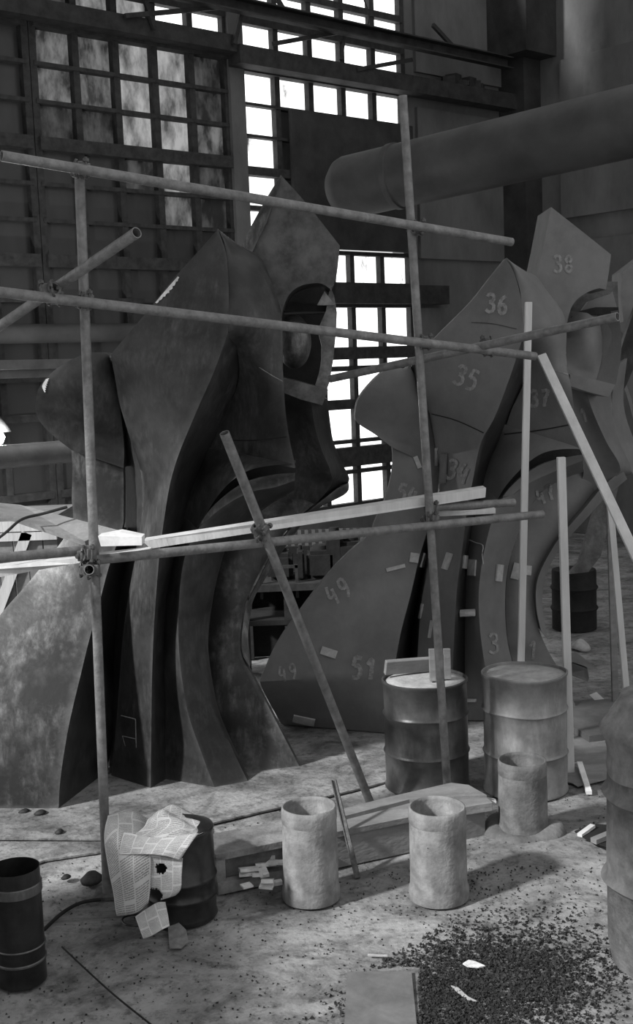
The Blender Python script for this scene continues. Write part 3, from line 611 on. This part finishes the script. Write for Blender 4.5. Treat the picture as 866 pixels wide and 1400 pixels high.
def coupler(c, axis, root, s=1.0, rot=0.):
    c = Vector(c); d, s_, u = frame_of(axis)
    g = join(lathe([(.0285, -.034), (.041, -.034), (.044, -.02), (.041, 0), (.044, .02), (.041, .034), (.0285, .034), (.0285, -.034)], c, 20, Matrix((s_, u, d)).transposed()),
             bar(c+s_*.038-d*.03, c+s_*.038+d*.03, .034, .062, u, .005), bar(c-s_*.042-d*.022, c-s_*.042+d*.022, .02, .05, u, .004))
    o = obj('coupler', g, 'clamp', root, smooth=True, autosmooth=30)
    q = c+u*.03+s_*.052
    obj('bolt', join(tube(q-u*.075, q+u*.03, .008, 0, 8), tube(q+u*.005, q+u*.022, .017, 0, 6), tube(q-u*.07, q-u*.055, .015, 0, 6)), 'clamp', o)
    for k in (-1, 1): # open stirrups of the clamp
        p0 = c+d*.03*k
        obj('stirrup', cable([p0+u*.045, p0+u*.034-Vector((0, .046, 0)), p0-u*.034-Vector((0, .046, 0)), p0-u*.045], .0075, 6, 12), 'clamp', o)
Zx = Vector((0, 0, 1))
for (x, y, hz) in ((112, 232, 0), (572, 312, 0), (117, 411, 0), (582, 468, 0), (590, 709, 0), (121, 757, 1)):
    dd = dpt(x); c1 = P(x, y, dd-OF); ax = led(2, 213, 700, 331); ax = ax[1]-ax[0]
    coupler(c1, ax, sc); coupler(P(x-1, y+2, dd), Zx, sc)
ax2 = P(187, 318, 6.1)-P(-20, 459, 7.3)
coupler(P(75, 406, dpt(75)-OF), ax, sc); coupler(P(70, 397, dpt(70)-.1), ax2, sc)
ax3 = P(845, 433, 7.5)-P(452, 518, 9.0)
coupler(P(668, 478, dpt(668)-OF), ax, sc); coupler(P(667, 470, dpt(668)), ax3, sc)
coupler(P(590, 695, dpt(590)+.03), ax, sc); coupler(P(123, 779, 6.75), Vector((0, 1, 0)), sc); coupler(P(119, 777, 6.82), ax, sc)
coupler(P(355, 724, 7.27), prf-P(307, 592, 7.0), sc); coupler(P(358, 730, 7.33), ax, sc)
# boards on the scaffold
def board(a, b, w_, t_, m, label, hint=(0, 0, 1), cat='plank', name='plank', group='planks on the scaffold', bev=.004):
    return obj(name, bar(a, b, w_, t_, hint, bev), m, label=label, cat=cat, group=group)
ctr = P(197, 744, 7.02); ctr2 = P(665, 672, 8.12)
obj('plank', poly([P(195,740,7.10), P(665,667,8.32), P(664,680,8.32), P(206,750,7.10)], .16), 'wood', label='long pale plank lying across the scaffold tubes', cat='plank', group='planks on the scaffold')
obj('plank', poly([P(134,733,6.72), P(163,727.5,6.80), P(194,734,6.72), P(194,745.5,6.72), P(138,747,6.72)], .12), 'wood_w', label='white plank end jutting out beside the left upright', cat='plank', group='planks on the scaffold')
obj('plank', poly([P(-60,690,7.6), P(27,690,7.6), P(163,725,7.05), P(131,733,6.98), P(116,740,6.98), P(0,701,7.35), P(-60,682,7.5)], .035, (0, .5, -1)), 'wood_d', label='broad weathered board sloping down from the left edge to the white plank end', cat='plank', group='planks on the scaffold')
obj('plank', poly([P(-60,782,6.9), P(60,768,7.0), P(112,762,7.0), P(204,752,7.0), P(204,755,7.0), P(100,771,7.0), P(60,778,7.0), P(-60,800,6.9)], .14), 'wood', label='pale plank under the left tube, running off the left edge', cat='plank', group='planks on the scaffold')
obj('plank', poly([P(597,699,8.25), P(650,697,8.3), P(678,695,8.3), P(678,702,8.3), P(650,704,8.3), P(597,706,8.25)], .12), 'wood', label='short plank squeezed between two tubes at the right upright', cat='plank', group='planks on the scaffold')
obj('cable', cable([P(-20, 750, 6.9), P(8, 728, 7.0), P(30, 710, 7.1), P(60, 702, 7.2), P(92, 693, 7.25)], .009, 8, 40), 'frame', label='thin dark cable lying over the broad board at the left', cat='cable')
# standing timbers on the right
def timber(a, b, w_, t_, label, m='wood', hint=(0, -1, 0), grp='timbers standing at the right'):
    obj('timber', bar(a, b, w_, t_, hint, .003), m, label=label, cat='timber', group=grp)
timber(P(723, 413, 9.2), P(710, 1035, 9.2)*1+Vector((0, 0, 0)), .052, .04, 'tall pale timber rising behind the dusty oil drum')
f = G(780, 1056); timber(P(767.5, 625, f.y), f, .058, .05, 'pale square timber standing right beside the dusty oil drum')
timber(P(741, 486, 9.55), P(872, 765, 8.4), .07, .04, 'pale board slanting across the far right')
f = G(862, 1003); timber(P(833, 675, f.y), f, .05, .04, 'slim pale batten leaning behind the tall lumpy drum')
f = G(842, 968); timber(P(834, 690, f.y), f, .055, .04, 'dull brown post beside the slim pale batten', 'wood_d')
# ------------------------------------------------------------------ drums and cylinders
def rib(z, r, h=.018, k=.011): return [(r, z-h), (r+k*.6, z-h*.5), (r+k, z), (r+k*.6, z+h*.5), (r, z+h)]
def drum(name, c, r, h, m, label, lidm, ribs, group, dent=.004):
    t = empty(name, c, label, 'drum', group)
    prof = [(r, .0), (r+.008, .004), (r+.008, .02), (r, .028)]
    for z in ribs: prof += [(r, z-.06)] + rib(z, r)
    prof += [(r, h-.03), (r+.008, h-.022), (r+.009, h-.004), (r+.004, h), (r-.004, h), (r-.006, h-.02)]
    g = lathe(prof, c, 72, jit=dent); obj('shell', g, m, t, smooth=True, autosmooth=50)
    obj('lid', lathe([(.001, h-.012), (r*.6, h-.01), (r-.005, h-.02), (r-.005, h-.03), (.001, h-.03)], c, 48, jit=.006), lidm, t, smooth=True)
    return t
c = G(585, 1072); d1 = drum('oil_drum', c, .303, .80, 'drum', 'dark steel oil drum with a board scrap on its lid, behind the wooden beam', 'lid', (.27, .55), 'oil drums')
ct = P(582, 931, c.y)
obj('plank', bar(c+Vector((-.28, .08, .865)), c+Vector((.12, .2, .85)), .04, .11, (0, -.3, 1), .004), 'wood_d', label='short scrap of painted board standing on the lid of the dark drum', cat='plank', group='board scraps')
obj('wood_block', bar(c+Vector((.05, -.1, .80)), c+Vector((.05, -.08, 1.03)), .045, .04, (0, -1, 0), .003), 'wood_d', label='left one of two upright wooden blocks on the dark drum', cat='block', group='blocks on the drum')
obj('wood_block', bar(c+Vector((.16, -.06, .80)), c+Vector((.16, -.05, 1.02)), .05, .04, (0, -1, 0), .003), 'wood_d', label='right one of two upright wooden blocks on the dark drum', cat='block', group='blocks on the drum')
c = G(720, 1077); drum('oil_drum', c, .293, .86, 'drum_l', 'pale dusty oil drum behind the small caked cylinder', 'lid', (.29, .6), 'oil drums', .01)
def cyl(c, r, h, m, label, cat='cylinder', base=True, n=56, depth=.4):
    t = empty('metal_cylinder', c, label, cat, 'open metal cylinders')
    prof = [(r*1.02, 0), (r*1.04, .01), (r*1.03, .06), (r*1.0, .075), (r*.98, .09), (r*.985, h*.5), (r*.97, h-.09)]
    g = lathe(prof, c, n, jit=.006); obj('body', g, m, t, smooth=True)
    obj('rim', lathe([(r*.97, h-.09), (r*.99, h-.07), (r*.985, h-.03), (r*.96, h), (r*.9, h+.002), (r*.88, h-.02), (r*.88, h-depth), (.001, h-depth-.01)], c, n, jit=.006), m, t, smooth=True)
    obj('fill', lathe([(.001, h-.14), (r*.5, h-.13), (r*.87, h-.15), (r*.87, h-.2), (.001, h-.2)], c, 40, jit=.03), 'dusty_d', t, smooth=True)
    return t
cyl(G(427, 1226), .163, .55, 'dusty', 'dust caked open cylinder left of the thin leaning rod')
c2 = G(601, 1225); cyl(c2, .168, .54, 'dusty', 'dusty open cylinder standing before the wooden beam, nearest the middle')
c3 = G(716, 1140); t = cyl(c3, .160, .5, 'dusty_d', 'smaller caked cylinder standing in a crusty spill before the pale oil drum')
obj('crust', lathe([(.001, .012), (.16, .07), (.19, .085), (.23, .07), (.25, .03), (.27, -.01), (.001, -.01)], c3, 40, jit=.05), 'dusty_d', t, smooth=True)
# black can at the left
c = G(30, 1338); r = .128; h = .60
t = empty('metal_can', c, 'shiny black open can at the lower left edge with metal bands', 'can')
obj('body', lathe([(r, 0), (r, .13), (r*1.0, h), (r*.97, h), (r*.97, .05), (.001, .04)], c, 64), 'can', t, smooth=True, autosmooth=40)
for z, e in ((h-.13, .05), (.11, .012), (.19, .006)): obj('band', lathe([(r, z), (r+.006, z+.004), (r+.006, z+e), (r, z+e+.004)], c, 64), 'drum', t, smooth=True, autosmooth=40)
# newspaper drum
c = G(243, 1250); r = .195; h = .52
c = c + Vector((.03, 0, 0))
t = empty('small_drum', c, 'small black drum half hidden under draped newspaper', 'drum', 'oil drums')
prof = [(r, 0), (r+.006, .01), (r, .03)] + rib(.14, r, .02) + rib(.24, r, .02) + [(r, h-.03), (r+.006, h-.01), (r, h), (r-.01, h-.01), (.001, h-.02)]
obj('shell', lathe(prof, c, 64, jit=.004), 'can', t, smooth=True, autosmooth=50)
obj('handle_ring', cable([c+Vector((-.19, -.16, .02)), c+Vector((-.30, -.14, .015)), c+Vector((-.33, -.06, .02)), c+Vector((-.24, -.0, .015)), c+Vector((-.15, -.02, .02))], .006, 6, 30), 'can', t)
def sheet(rows, label, n=34, m=30, wr=.013, sc_=6, uvs_=(3, 3), name='newspaper', root=None, holes=()):
    # rows: list of pixel rows [(px,py,D)...] swept into a crumpled sheet of paper
    grid = [cr([P(*q) for q in rw], m) for rw in rows]
    cols = [cr([g[j] for g in grid], n) for j in range(m)]
    vs = []; uv = []
    for i in range(n):
        for j in range(m):
            v = cols[j][i].copy(); nz = noise.noise_vector(v*sc_); v += Vector((nz.x*.6, nz.y, nz.z))*wr + Vector((0, -.3, .2))*noise.noise(v*22)*wr*.5
            vs.append(v); uv.append((j/(m-1)*uvs_[0]*.33, i/(n-1)*uvs_[1]*.33))
    fs = []
    for i in range(n-1):
        for j in range(m-1):
            if any(((j/(m-1)-hx)/hr)**2+((i/(n-1)-hy)/hs)**2 < 1+.5*noise.noise(Vector((i, j, 0))*.9) for hx, hy, hr, hs in holes): continue
            fs.append((i*m+j, i*m+j+1, (i+1)*m+j+1, (i+1)*m+j))
    o = obj(name, (vs, fs), 'paper', label=label, cat='newspaper', group='newspapers over the small drum', smooth=True, uvs=uv)
    md = o.modifiers.new('thick', 'SOLIDIFY'); md.thickness = .0015
    return o
# big hanging sheet at the left
sheet([[(147,1115,6.62),(165,1109,6.75),(185,1111,6.82),(203,1120,6.85)],
       [(143,1140,6.45),(160,1138,6.42),(180,1140,6.45),(200,1143,6.5)],
       [(146,1172,6.36),(165,1172,6.3),(185,1170,6.28),(207,1168,6.3)],
       [(153,1215,6.33),(170,1214,6.27),(190,1212,6.24),(206,1208,6.26)],
       [(161,1253,6.35),(178,1252,6.28),(192,1246,6.25),(203,1234,6.27)]], 'large newspaper sheet hanging down on the left side of the black drum', uvs_=(2.2, 4))
# top crumpled sheet
sheet([[(212,1113,6.75),(228,1104,6.8),(255,1110,6.85),(280,1118,6.85)],
       [(200,1122,6.6),(225,1112,6.65),(262,1119,6.7),(287,1128,6.68)],
       [(192,1135,6.5),(225,1128,6.52),(258,1132,6.5),(291,1138,6.6)],
       [(165,1148,6.42),(205,1146,6.4),(240,1146,6.38),(278,1138,6.45)]], 'crumpled newspaper heaped on the top of the black drum', wr=.02, sc_=11, uvs_=(4, 2))
# folded sheet across the front
sheet([[(170,1139,6.40),(205,1143,6.36),(240,1144,6.33),(272,1141,6.36)],
       [(166,1150,6.34),(205,1154,6.30),(232,1156,6.27),(258,1158,6.28)],
       [(162,1166,6.30),(200,1168,6.26),(225,1171,6.24),(247,1176,6.25)]], 'folded newspaper sheet lying across the front rim of the black drum', uvs_=(4, 1.4))
# torn front sheet
sheet([[(200,1168,6.30),(220,1170,6.29),(235,1174,6.28),(251,1173,6.27)],
       [(203,1190,6.28),(218,1190,6.27),(233,1192,6.26),(249,1195,6.25)],
       [(205,1210,6.27),(216,1215,6.26),(230,1216,6.25),(248,1213,6.25)],
       [(206,1230,6.28),(214,1232,6.27),(223,1228,6.26),(240,1222,6.26)]], 'torn newspaper sheet with ragged holes on the front of the black drum', uvs_=(2, 3), holes=((.36, .28, .16, .12),(.12,.9,.3,.22)))
sheet([[(186,1254,6.27),(200,1244,6.24),(215,1234,6.22),(226,1232,6.24)],
       [(190,1266,6.18),(205,1260,6.15),(218,1254,6.15),(229,1250,6.18)],
       [(197,1283,6.10),(208,1279,6.08),(222,1272,6.08),(232,1267,6.12)]], 'lower newspaper flap reaching the floor before the black drum', uvs_=(2, 2))
obj('paper_scrap', poly([G(230,1272)+Vector((0,0,.015)), G(240,1268)+Vector((0,0,.05)), G(255,1278)+Vector((0,0,.03)), G(258,1290)+Vector((0,0,.01)), G(248,1298)+Vector((0,0,.006)), G(232,1298)+Vector((0,0,.006))], .002, (0, 0, -1)), 'paper_d', label='grey torn paper scrap on the floor before the black drum', cat='paper')
# ------------------------------------------------------------------ tall lumpy drum at the right edge
c = Vector((1.75, 5.82, 0)); r = .345
t = empty('tall_drum', c, 'tall ribbed drum with a rough plaster lump on top, cut by the right edge', 'drum', 'oil drums')
prof = [(r*.93, 0), (r*.95, .03)] + [(r, .10)] + rib(.44, r, .03, .028) + [(r, .6)] + rib(.885, r, .03, .028) + [(r*.98, 1.02)]
obj('shell', lathe(prof, c, 80, jit=.012), 'dusty_d', t, smooth=True, autosmooth=60)
obj('plaster_lump', lathe([(.345,1.0),(.337,1.10),(.345,1.17),(.366,1.215),(.345,1.25),(.31,1.30),(.285,1.34),(.27,1.375),(.2,1.40),(.001,1.41)], c, 60, jit=.025), 'dusty', t, smooth=True)
# ------------------------------------------------------------------ wooden beam, planks on it, rod
A = G(298, 1222); B = G(664, 1143); bd = (B-A).normalized(); bs = Vector((-bd.y, bd.x, 0))
zz = Vector((0, 0, 1))
t = empty('timber_beam', A, 'long low wooden box beam lying on the floor behind the dusty cylinders', 'beam')
def bb(s0, s1, z0, z1, o0, o1, bev=.006):
    L_ = (B-A).length; c_ = A+bd*(s0+s1)/2*L_+bs*(o0+o1)/2+zz*(z0+z1)/2
    return box(c_, ((s1-s0)*L_, o1-o0, z1-z0), Matrix((bd, bs, zz)).transposed())
obj('side_board', bb(.42, 1.0, 0, .22, 0, .04), 'wood_d', t)
obj('side_board', bb(0, .42, 0, .07, -.02, .04), 'dusty', t); obj('side_board', bb(0, .42, .07, .20, .05, .1), 'dusty_d', t); obj('end_board', bb(0, .03, 0, .22, 0, .3), 'dusty', t)
obj('top_board', bb(0, .42, .20, .24, 0, .32), 'dusty', t); obj('top_board', bb(.42, .99, .20, .235, -.01, .32), 'wood_d', t); obj('end_board', bb(.97, 1.0, 0, .22, .04, .3), 'wood_d', t)
obj('plank', poly([G(470,1116,.26), G(560,1093,.26), G(640,1088,.26), G(666,1087,.26), G(641,1073,.26), G(617,1070,.26), G(530,1090,.26), G(472,1105,.26)], .025, (0, 0, -1)), 'wood_d', label='loose weathered plank lying on the long beam, pointing right', cat='plank', group='planks on the floor')
obj('plank', bar(P(625,1104,7.5), P(668,1097,7.55), .16, .06, (0, 0, 1), .004), 'wood_d', label='short thick board end sticking out at the right end of the long beam', cat='plank', group='planks on the floor')
obj('wood_wedge', bar(P(664,1093,7.6), P(678,1096,7.6), .05, .02), 'wood', label='small pale sliver poking out behind the board end', cat='wood scrap')
f = G(489, 1200); f.z = 0.0
obj('angle_rod', join(bar(P(456, 1066, 7.25), f, .030, .006, (0, -1, 0)), bar(P(459.5, 1066, 7.27), f+Vector((.015, .01, 0)), .006, .03, (0, -1, 0)), bar(P(452.8, 1066, 7.24), f+Vector((-.014, .01, 0)), .006, .02, (0, -1, 0))), 'clamp', label='thin dark angle iron rod leaning between the two dusty cylinders', cat='rod')
# white crust spilled beside the beam: separate flakes stacked against it
fl = []
for i in range(26):
    p = G(random.uniform(338, 384), random.uniform(1180, 1222)); p.z = random.uniform(.0, .12)
    fl.append(box(p+Vector((0, -.07, .01)), (random.uniform(.05, .13), random.uniform(.03, .08), random.uniform(.01, .025)), Matrix.Rotation(random.uniform(-.3, .3), 3, 'X') @ Matrix.Rotation(random.uniform(-.5, .5), 3, 'Z')))
obj('plaster_flakes', join(*fl), 'white', label='white crumbled plaster spilled against the beam left of the first cylinder', cat='rubble', kind='stuff')
# ------------------------------------------------------------------ floor plates, coal, scraps
def plate(pp_, z, m, label, nm='floor_plate', th=.012):
    obj(nm, poly([G(x, y, z) for x, y in pp_], th, (0, 0, -1)), m, floor)
plate([(475,1328),(563,1328),(572,1420),(470,1420)], .014, 'plate', '')
plate([(-60,1146),(140,1147),(286,1126),(381,1104),(500,1076),(560,1060),(560,1030),(420,1035),(200,1040),(-60,1070)], .010, 'floor', '')
plate([(-90,1212),(0,1200),(60,1176),(140,1164),(286,1139),(286,1129),(140,1151),(-60,1150)], .012, 'floor', '')
coal = []
random.seed(3)
def chip(p, s):
    R = Matrix.Rotation(random.uniform(0, 6), 3, 'Z') @ Matrix.Rotation(random.uniform(0, 3), 3, 'X'); q = [Vector(v)*s for v in ((1, 0, -.4), (-.6, .8, -.4), (-.5, -.8, -.3), (.1, 0, .7))]
    return [p+R@v for v in q], [(0, 1, 2), (0, 3, 1), (1, 3, 2), (2, 3, 0)]
n = 0
while n < 9000:
    x = random.gauss(690, 80); y = random.gauss(1335, 42)
    if random.random() < .35: x = random.gauss(600, 60); y = random.gauss(1370, 35)
    if y < 1240+max(0, (640-x))*.6 or y > 1425 or x > 860 or (470 < x < 573 and y > 1322): continue
    p = G(x, y); p.z = ground_z(p.x, p.y)+random.uniform(0, .012); coal.append(chip(p, random.uniform(.004, .014))); n += 1
obj('charcoal_heap', join(*coal), 'coal', label='dark spread of charcoal crumbs on the floor at the lower right', cat='charcoal', kind='stuff')
sp = []
for i in range(1400):
    x = random.uniform(-20, 880); y = random.uniform(1085, 1400); p = G(x, y); p.z = ground_z(p.x, p.y)+.004
    sp.append(chip(p, random.uniform(.003, .009)))
for i in range(300):
    p = G(random.gauss(700, 100), random.uniform(1190, 1250)); p.z = ground_z(p.x, p.y)+.004; sp.append(chip(p, random.uniform(.004, .010)))
obj('floor_grit', join(*sp), 'coal', label='loose grit and crumbs scattered over the dusty floor', cat='grit', kind='stuff')
def flat(pp_, z, m, label, cat, nm, th=.006, tilt=0):
    obj(nm, poly([G(x, y, z+tilt*i) for i, (x, y) in enumerate(pp_)], th, (0, 0, -1)), m, label=label, cat=cat)
flat([(633,1317),(641,1312),(650,1314),(664,1320),(655,1322),(640,1321)], .02, 'white', 'white paper scrap at the edge of the charcoal', 'scrap', 'paper_scrap')
flat([(617,1347),(627,1350),(640,1362),(652,1368),(640,1366),(628,1358)], .02, 'tab', 'pale curled strip lying on the charcoal', 'scrap', 'wood_shaving')
flat([(503,1304),(530,1305),(530,1307),(503,1306)], .012, 'tab', 'thin pale splinter on the floor above the floor plate', 'scrap', 'splinter')
for i, (x, y, s_, lb) in enumerate(((30,1112,.035,'lumpy dark clod lying before the leaning slab foot'), (52,1115,.04,'flat dark clod beside the lumpy one before the slab foot'), (80,1141,.03,'small dark clod right of the slab foot near the upright tube'), (125,1210,.07,'large dark clod at the foot of the left upright tube'), (88,1205,.03,'little dark clod left of the foot of the upright tube'))):
    p = G(x, y); obj('clod', lathe([(.001, 0), (s_, .005), (s_*1.1, s_*.4), (s_*.5, s_*.9), (.001, s_)], p, 14, jit=.03), 'coal', smooth=True, label=lb, cat='clod', group='clods on the floor')
obj('hose', cable([G(60,1275)+zz*.015, G(85,1252)+zz*.015, G(110,1238)+zz*.015, G(138,1233)+zz*.015], .011, 8, 40), 'void', label='black hose curving over the floor beside the shiny black can', cat='hose')
obj('cord', cable([G(85,1297)+zz*.01, G(120,1330)+zz*.01, G(160,1366)+zz*.01, G(215,1410)+zz*.01], .005, 6, 40), 'void', label='thin black cord running down the dark lower left floor', cat='cord')
# ------------------------------------------------------------------ far right floor: pit edge, debris
obj('trim', box(G(815, 990)+Vector((.35, .1, .03)), (1.3, .9, .06), Matrix.Rotation(.25, 3, 'Z')), 'plate', kind='structure').name = 'trim_6'
flat([(715,1060),(782,1070),(790,1075),(850,1060),(850,1010),(780,1005)], .008, 'wood_d', 'dull dark patch on the floor between the pale drum and the lumpy drum', 'board', 'dark_floor_patch')  # thin slab giving this stretch of floor a darker tone
obj('stick', bar(G(793,1052)+zz*.05, G(806,1086)+zz*.01, .04, .025), 'wood_w', label='pale stick lying on the bright floor right of the pale drum', cat='stick')
obj('stick', bar(G(786,1050)+zz*.03, G(795,1052)+zz*.04, .02, .02), 'wood', label='small splinter crossing the end of the pale stick', cat='stick')
flat([(786,1136),(806,1150),(840,1160),(840,1128),(812,1126)], .075, 'void', 'black patch painting the shade of the pit left of the lumpy drum', 'sheet', 'pit_shade')  # flat black shape painting the dark of the pit
obj('stick', bar(G(793,1142, .08), G(811,1129,.09), .035, .02), 'wood', label='pale chip lying at the edge of the dark hollow', cat='stick')
obj('wood_block', bar(G(812,1150,.09), G(836,1140,.10), .05, .03), 'wood_d', label='dull wood piece in the dark hollow beside the lumpy drum', cat='block', group='wood in the hollow')
p = G(800, 940)
obj('steel_offcut', join(poly([P(772,895,10.4), P(790,893,10.6), P(821,917,10.1), P(803,912,10.0), P(775,902,10.2)], .02), poly([P(772,903,10.2), P(802,914,10.0), P(804,932,10.0), P(774,920,10.2)], .05), poly([P(780,921,10.1),P(804,932,10.0),P(806,928,10.0),P(804,914,10.0)], .3)), 'primer', label='folded steel offcut lying on the floor behind the standing timber', cat='offcut')
flat([(806,950),(816,946),(838,966),(828,970)], .05, 'wood', 'pale flat board lying near the foot of the brown post', 'board', 'floor_board')
obj('rag', lathe([(.001, 0), (.12, .01), (.1, .05), (.04, .09), (.001, .1)], G(793, 887), 16, jit=.05), 'tab', label='small crumpled pale rag on the far floor seen through the arch', cat='rag', smooth=True)
# dark tank seen through the arch of the right sculpture
c = G(786, 858)
t = empty('dark_tank', c, 'dark upright tank standing far back, seen through the arch of the numbered sculpture', 'tank')
hh = P(786, 778, c.y).z; rr = (P(817, 820, c.y)-P(757, 820, c.y)).length/2
obj('shell', lathe([(rr, 0)] + rib(hh*.35, rr, .03, .02) + rib(hh*.7, rr, .03, .02) + [(rr, hh-.02), (rr*.97, hh), (.001, hh)], c, 40), 'void', t, smooth=True, autosmooth=50)
obj('hanging_cloth', poly([P(792,770,12.2), P(830,640,12.4), P(852,640,12.4), P(838,700,12.3), P(822,760,12.2), P(805,782,12.2), P(778,785,12.2)], .08), 'dusty_d', label='grey cloth wrapped pipe hanging behind the right edge of the arch', cat='cloth')
# workbench between the sculptures
c = G(430, 905); bd_ = 12.0
t = empty('workbench', Vector((P(420, 800, bd_).x, bd_, 0)), 'dark workbench cluttered with machine parts, seen between the two sculptures', 'workbench')
x0 = P(320, 800, bd_).x; x1 = P(520, 800, bd_).x; zt = P(420, 800, bd_).z
obj('bench_top', box(((x0+x1)/2, bd_+.3, zt), (x1-x0, .8, .07)), 'frame', t)
obj('shelf', box(((x0+x1)/2, bd_+.3, P(380, 850, bd_).z), (x1-x0, .7, .05)), 'void', t)  # blackened to paint the shade below the bench top
for x in (x0+.1, x1-.1, (x0+x1)/2-.2):
    for y in (bd_, bd_+.6): obj('leg', box((x, y, zt/2), (.08, .08, zt)), 'beam', t)
obj('shade_backing', box(((x0+x1)/2, bd_+.68, (zt+.3)/2), (x1-x0+.8, .03, zt+.3)), 'void', t)  # added black sheet painting the dark behind and under the bench
obj('frame', join(box(((x0+x1)/2-.28, bd_-.02, zt+.2), (.4, .03, .03)), box(((x0+x1)/2-.46, bd_-.02, zt+.05), (.03, .03, .34)), box(((x0+x1)/2-.10, bd_-.02, zt+.05), (.03, .03, .34))), 'frame', t)
for i, (x, y, w_, h_, lb) in enumerate(((383,775,36,38,'dark squat machine casting on the workbench, leftmost'), (411,765,10,24,'small dark upright block on the workbench'), (440,770,42,36,'dark machine casting in the middle of the workbench'), (458,750,24,44,'tall dark rounded machine part on the workbench'), (480,770,40,60,'dark motor body at the right end of the workbench'))):
    q = P(x, y, bd_+.2); ww = w_/1650*bd_; z1 = P(x, y-h_/2, bd_+.2).z
    bm = bmesh.new(); bmesh.ops.create_cube(bm, size=1)
    for v in bm.verts: v.co = Vector((v.co.x*ww, v.co.y*.4, 0 if False else v.co.z*(z1-zt-.035))) + Vector((q.x, bd_+.3, (z1+zt+.035)/2))
    bmesh.ops.bevel(bm, geom=bm.edges[:], offset=.04*min(1, ww/.2), segments=2, affect='EDGES')
    bm.verts.index_update(); g = ([v.co.copy() for v in bm.verts], [tuple(v.index for v in f.verts) for f in bm.faces]); bm.free()
    tp = Vector((q.x, bd_+.3, z1-.01)); g = join(g, lathe([(ww*.3, 0), (ww*.28, .05), (.001, .06)], tp, 16))
    obj('machine_part', g, 'void', label=lb, cat='machine part', group='machine parts on the workbench', smooth=True, autosmooth=40)
# pale corrugated sheet behind the bench
a = P(330, 700, 14.2); b = P(520, 700, 14.2); z1 = P(430, 724, 14.2).z; z0 = P(430, 800, 14.2).z; vs = []; fs = []
zlow = 1.2
for i in range(81):
    x = a.x+(b.x-a.x)*i/80; y = 14.2+.006*math.cos(i*math.pi/2); vs += [(x, y, z0), (x, y, z1), (x, y+.01, z1), (x, y+.01, z0)]
for i in range(80):
    for k in range(4): fs.append((i*4+k, i*4+(k+1) % 4, i*4+4+(k+1) % 4, i*4+4+k))
obj('corrugated_sheet', (vs, fs), 'pipe', label='pale corrugated sheet standing behind the dark workbench', cat='sheet')
# wooden crate at the left behind the slab
Dc = 10.2; x0 = P(-60, 780, Dc).x; x1 = P(82, 780, Dc).x; zt = P(30, 728, Dc).z
t = empty('wooden_crate', Vector(((x0+x1)/2, Dc, 0)), 'wooden crate of upright boards behind the leaning slab at the left edge', 'crate')
nb = 7
for i in range(nb):
    xa = x0+(x1-x0)*i/nb; obj('board', box((xa+(x1-x0)/nb/2, Dc, zt/2), ((x1-x0)/nb-.012, .03, zt)), 'wood_d', t)
    obj('board', box((xa+(x1-x0)/nb/2, Dc+.8, zt/2), ((x1-x0)/nb-.012, .03, zt)), 'wood_d', t)
obj('rail', box(((x0+x1)/2, Dc-.02, zt+.06), (x1-x0, .06, .09)), 'wood', t); obj('rail', box(((x0+x1)/2, Dc-.03, zt-.03), (x1-x0, .04, .07)), 'wood', t); obj('rail', box(((x0+x1)/2, Dc+.8, zt+.06), (x1-x0, .06, .09)), 'wood', t)
obj('lid', box(((x0+x1)/2, Dc+.4, zt+.12), (x1-x0, .9, .03)), 'wood_d', t); obj('brace', bar((x1-.25, Dc-.04, zt), (x1-.6, Dc-.04, zt*.55), .09, .02, (0, -1, 0)), 'wood', t)
bpy.context.view_layer.update()
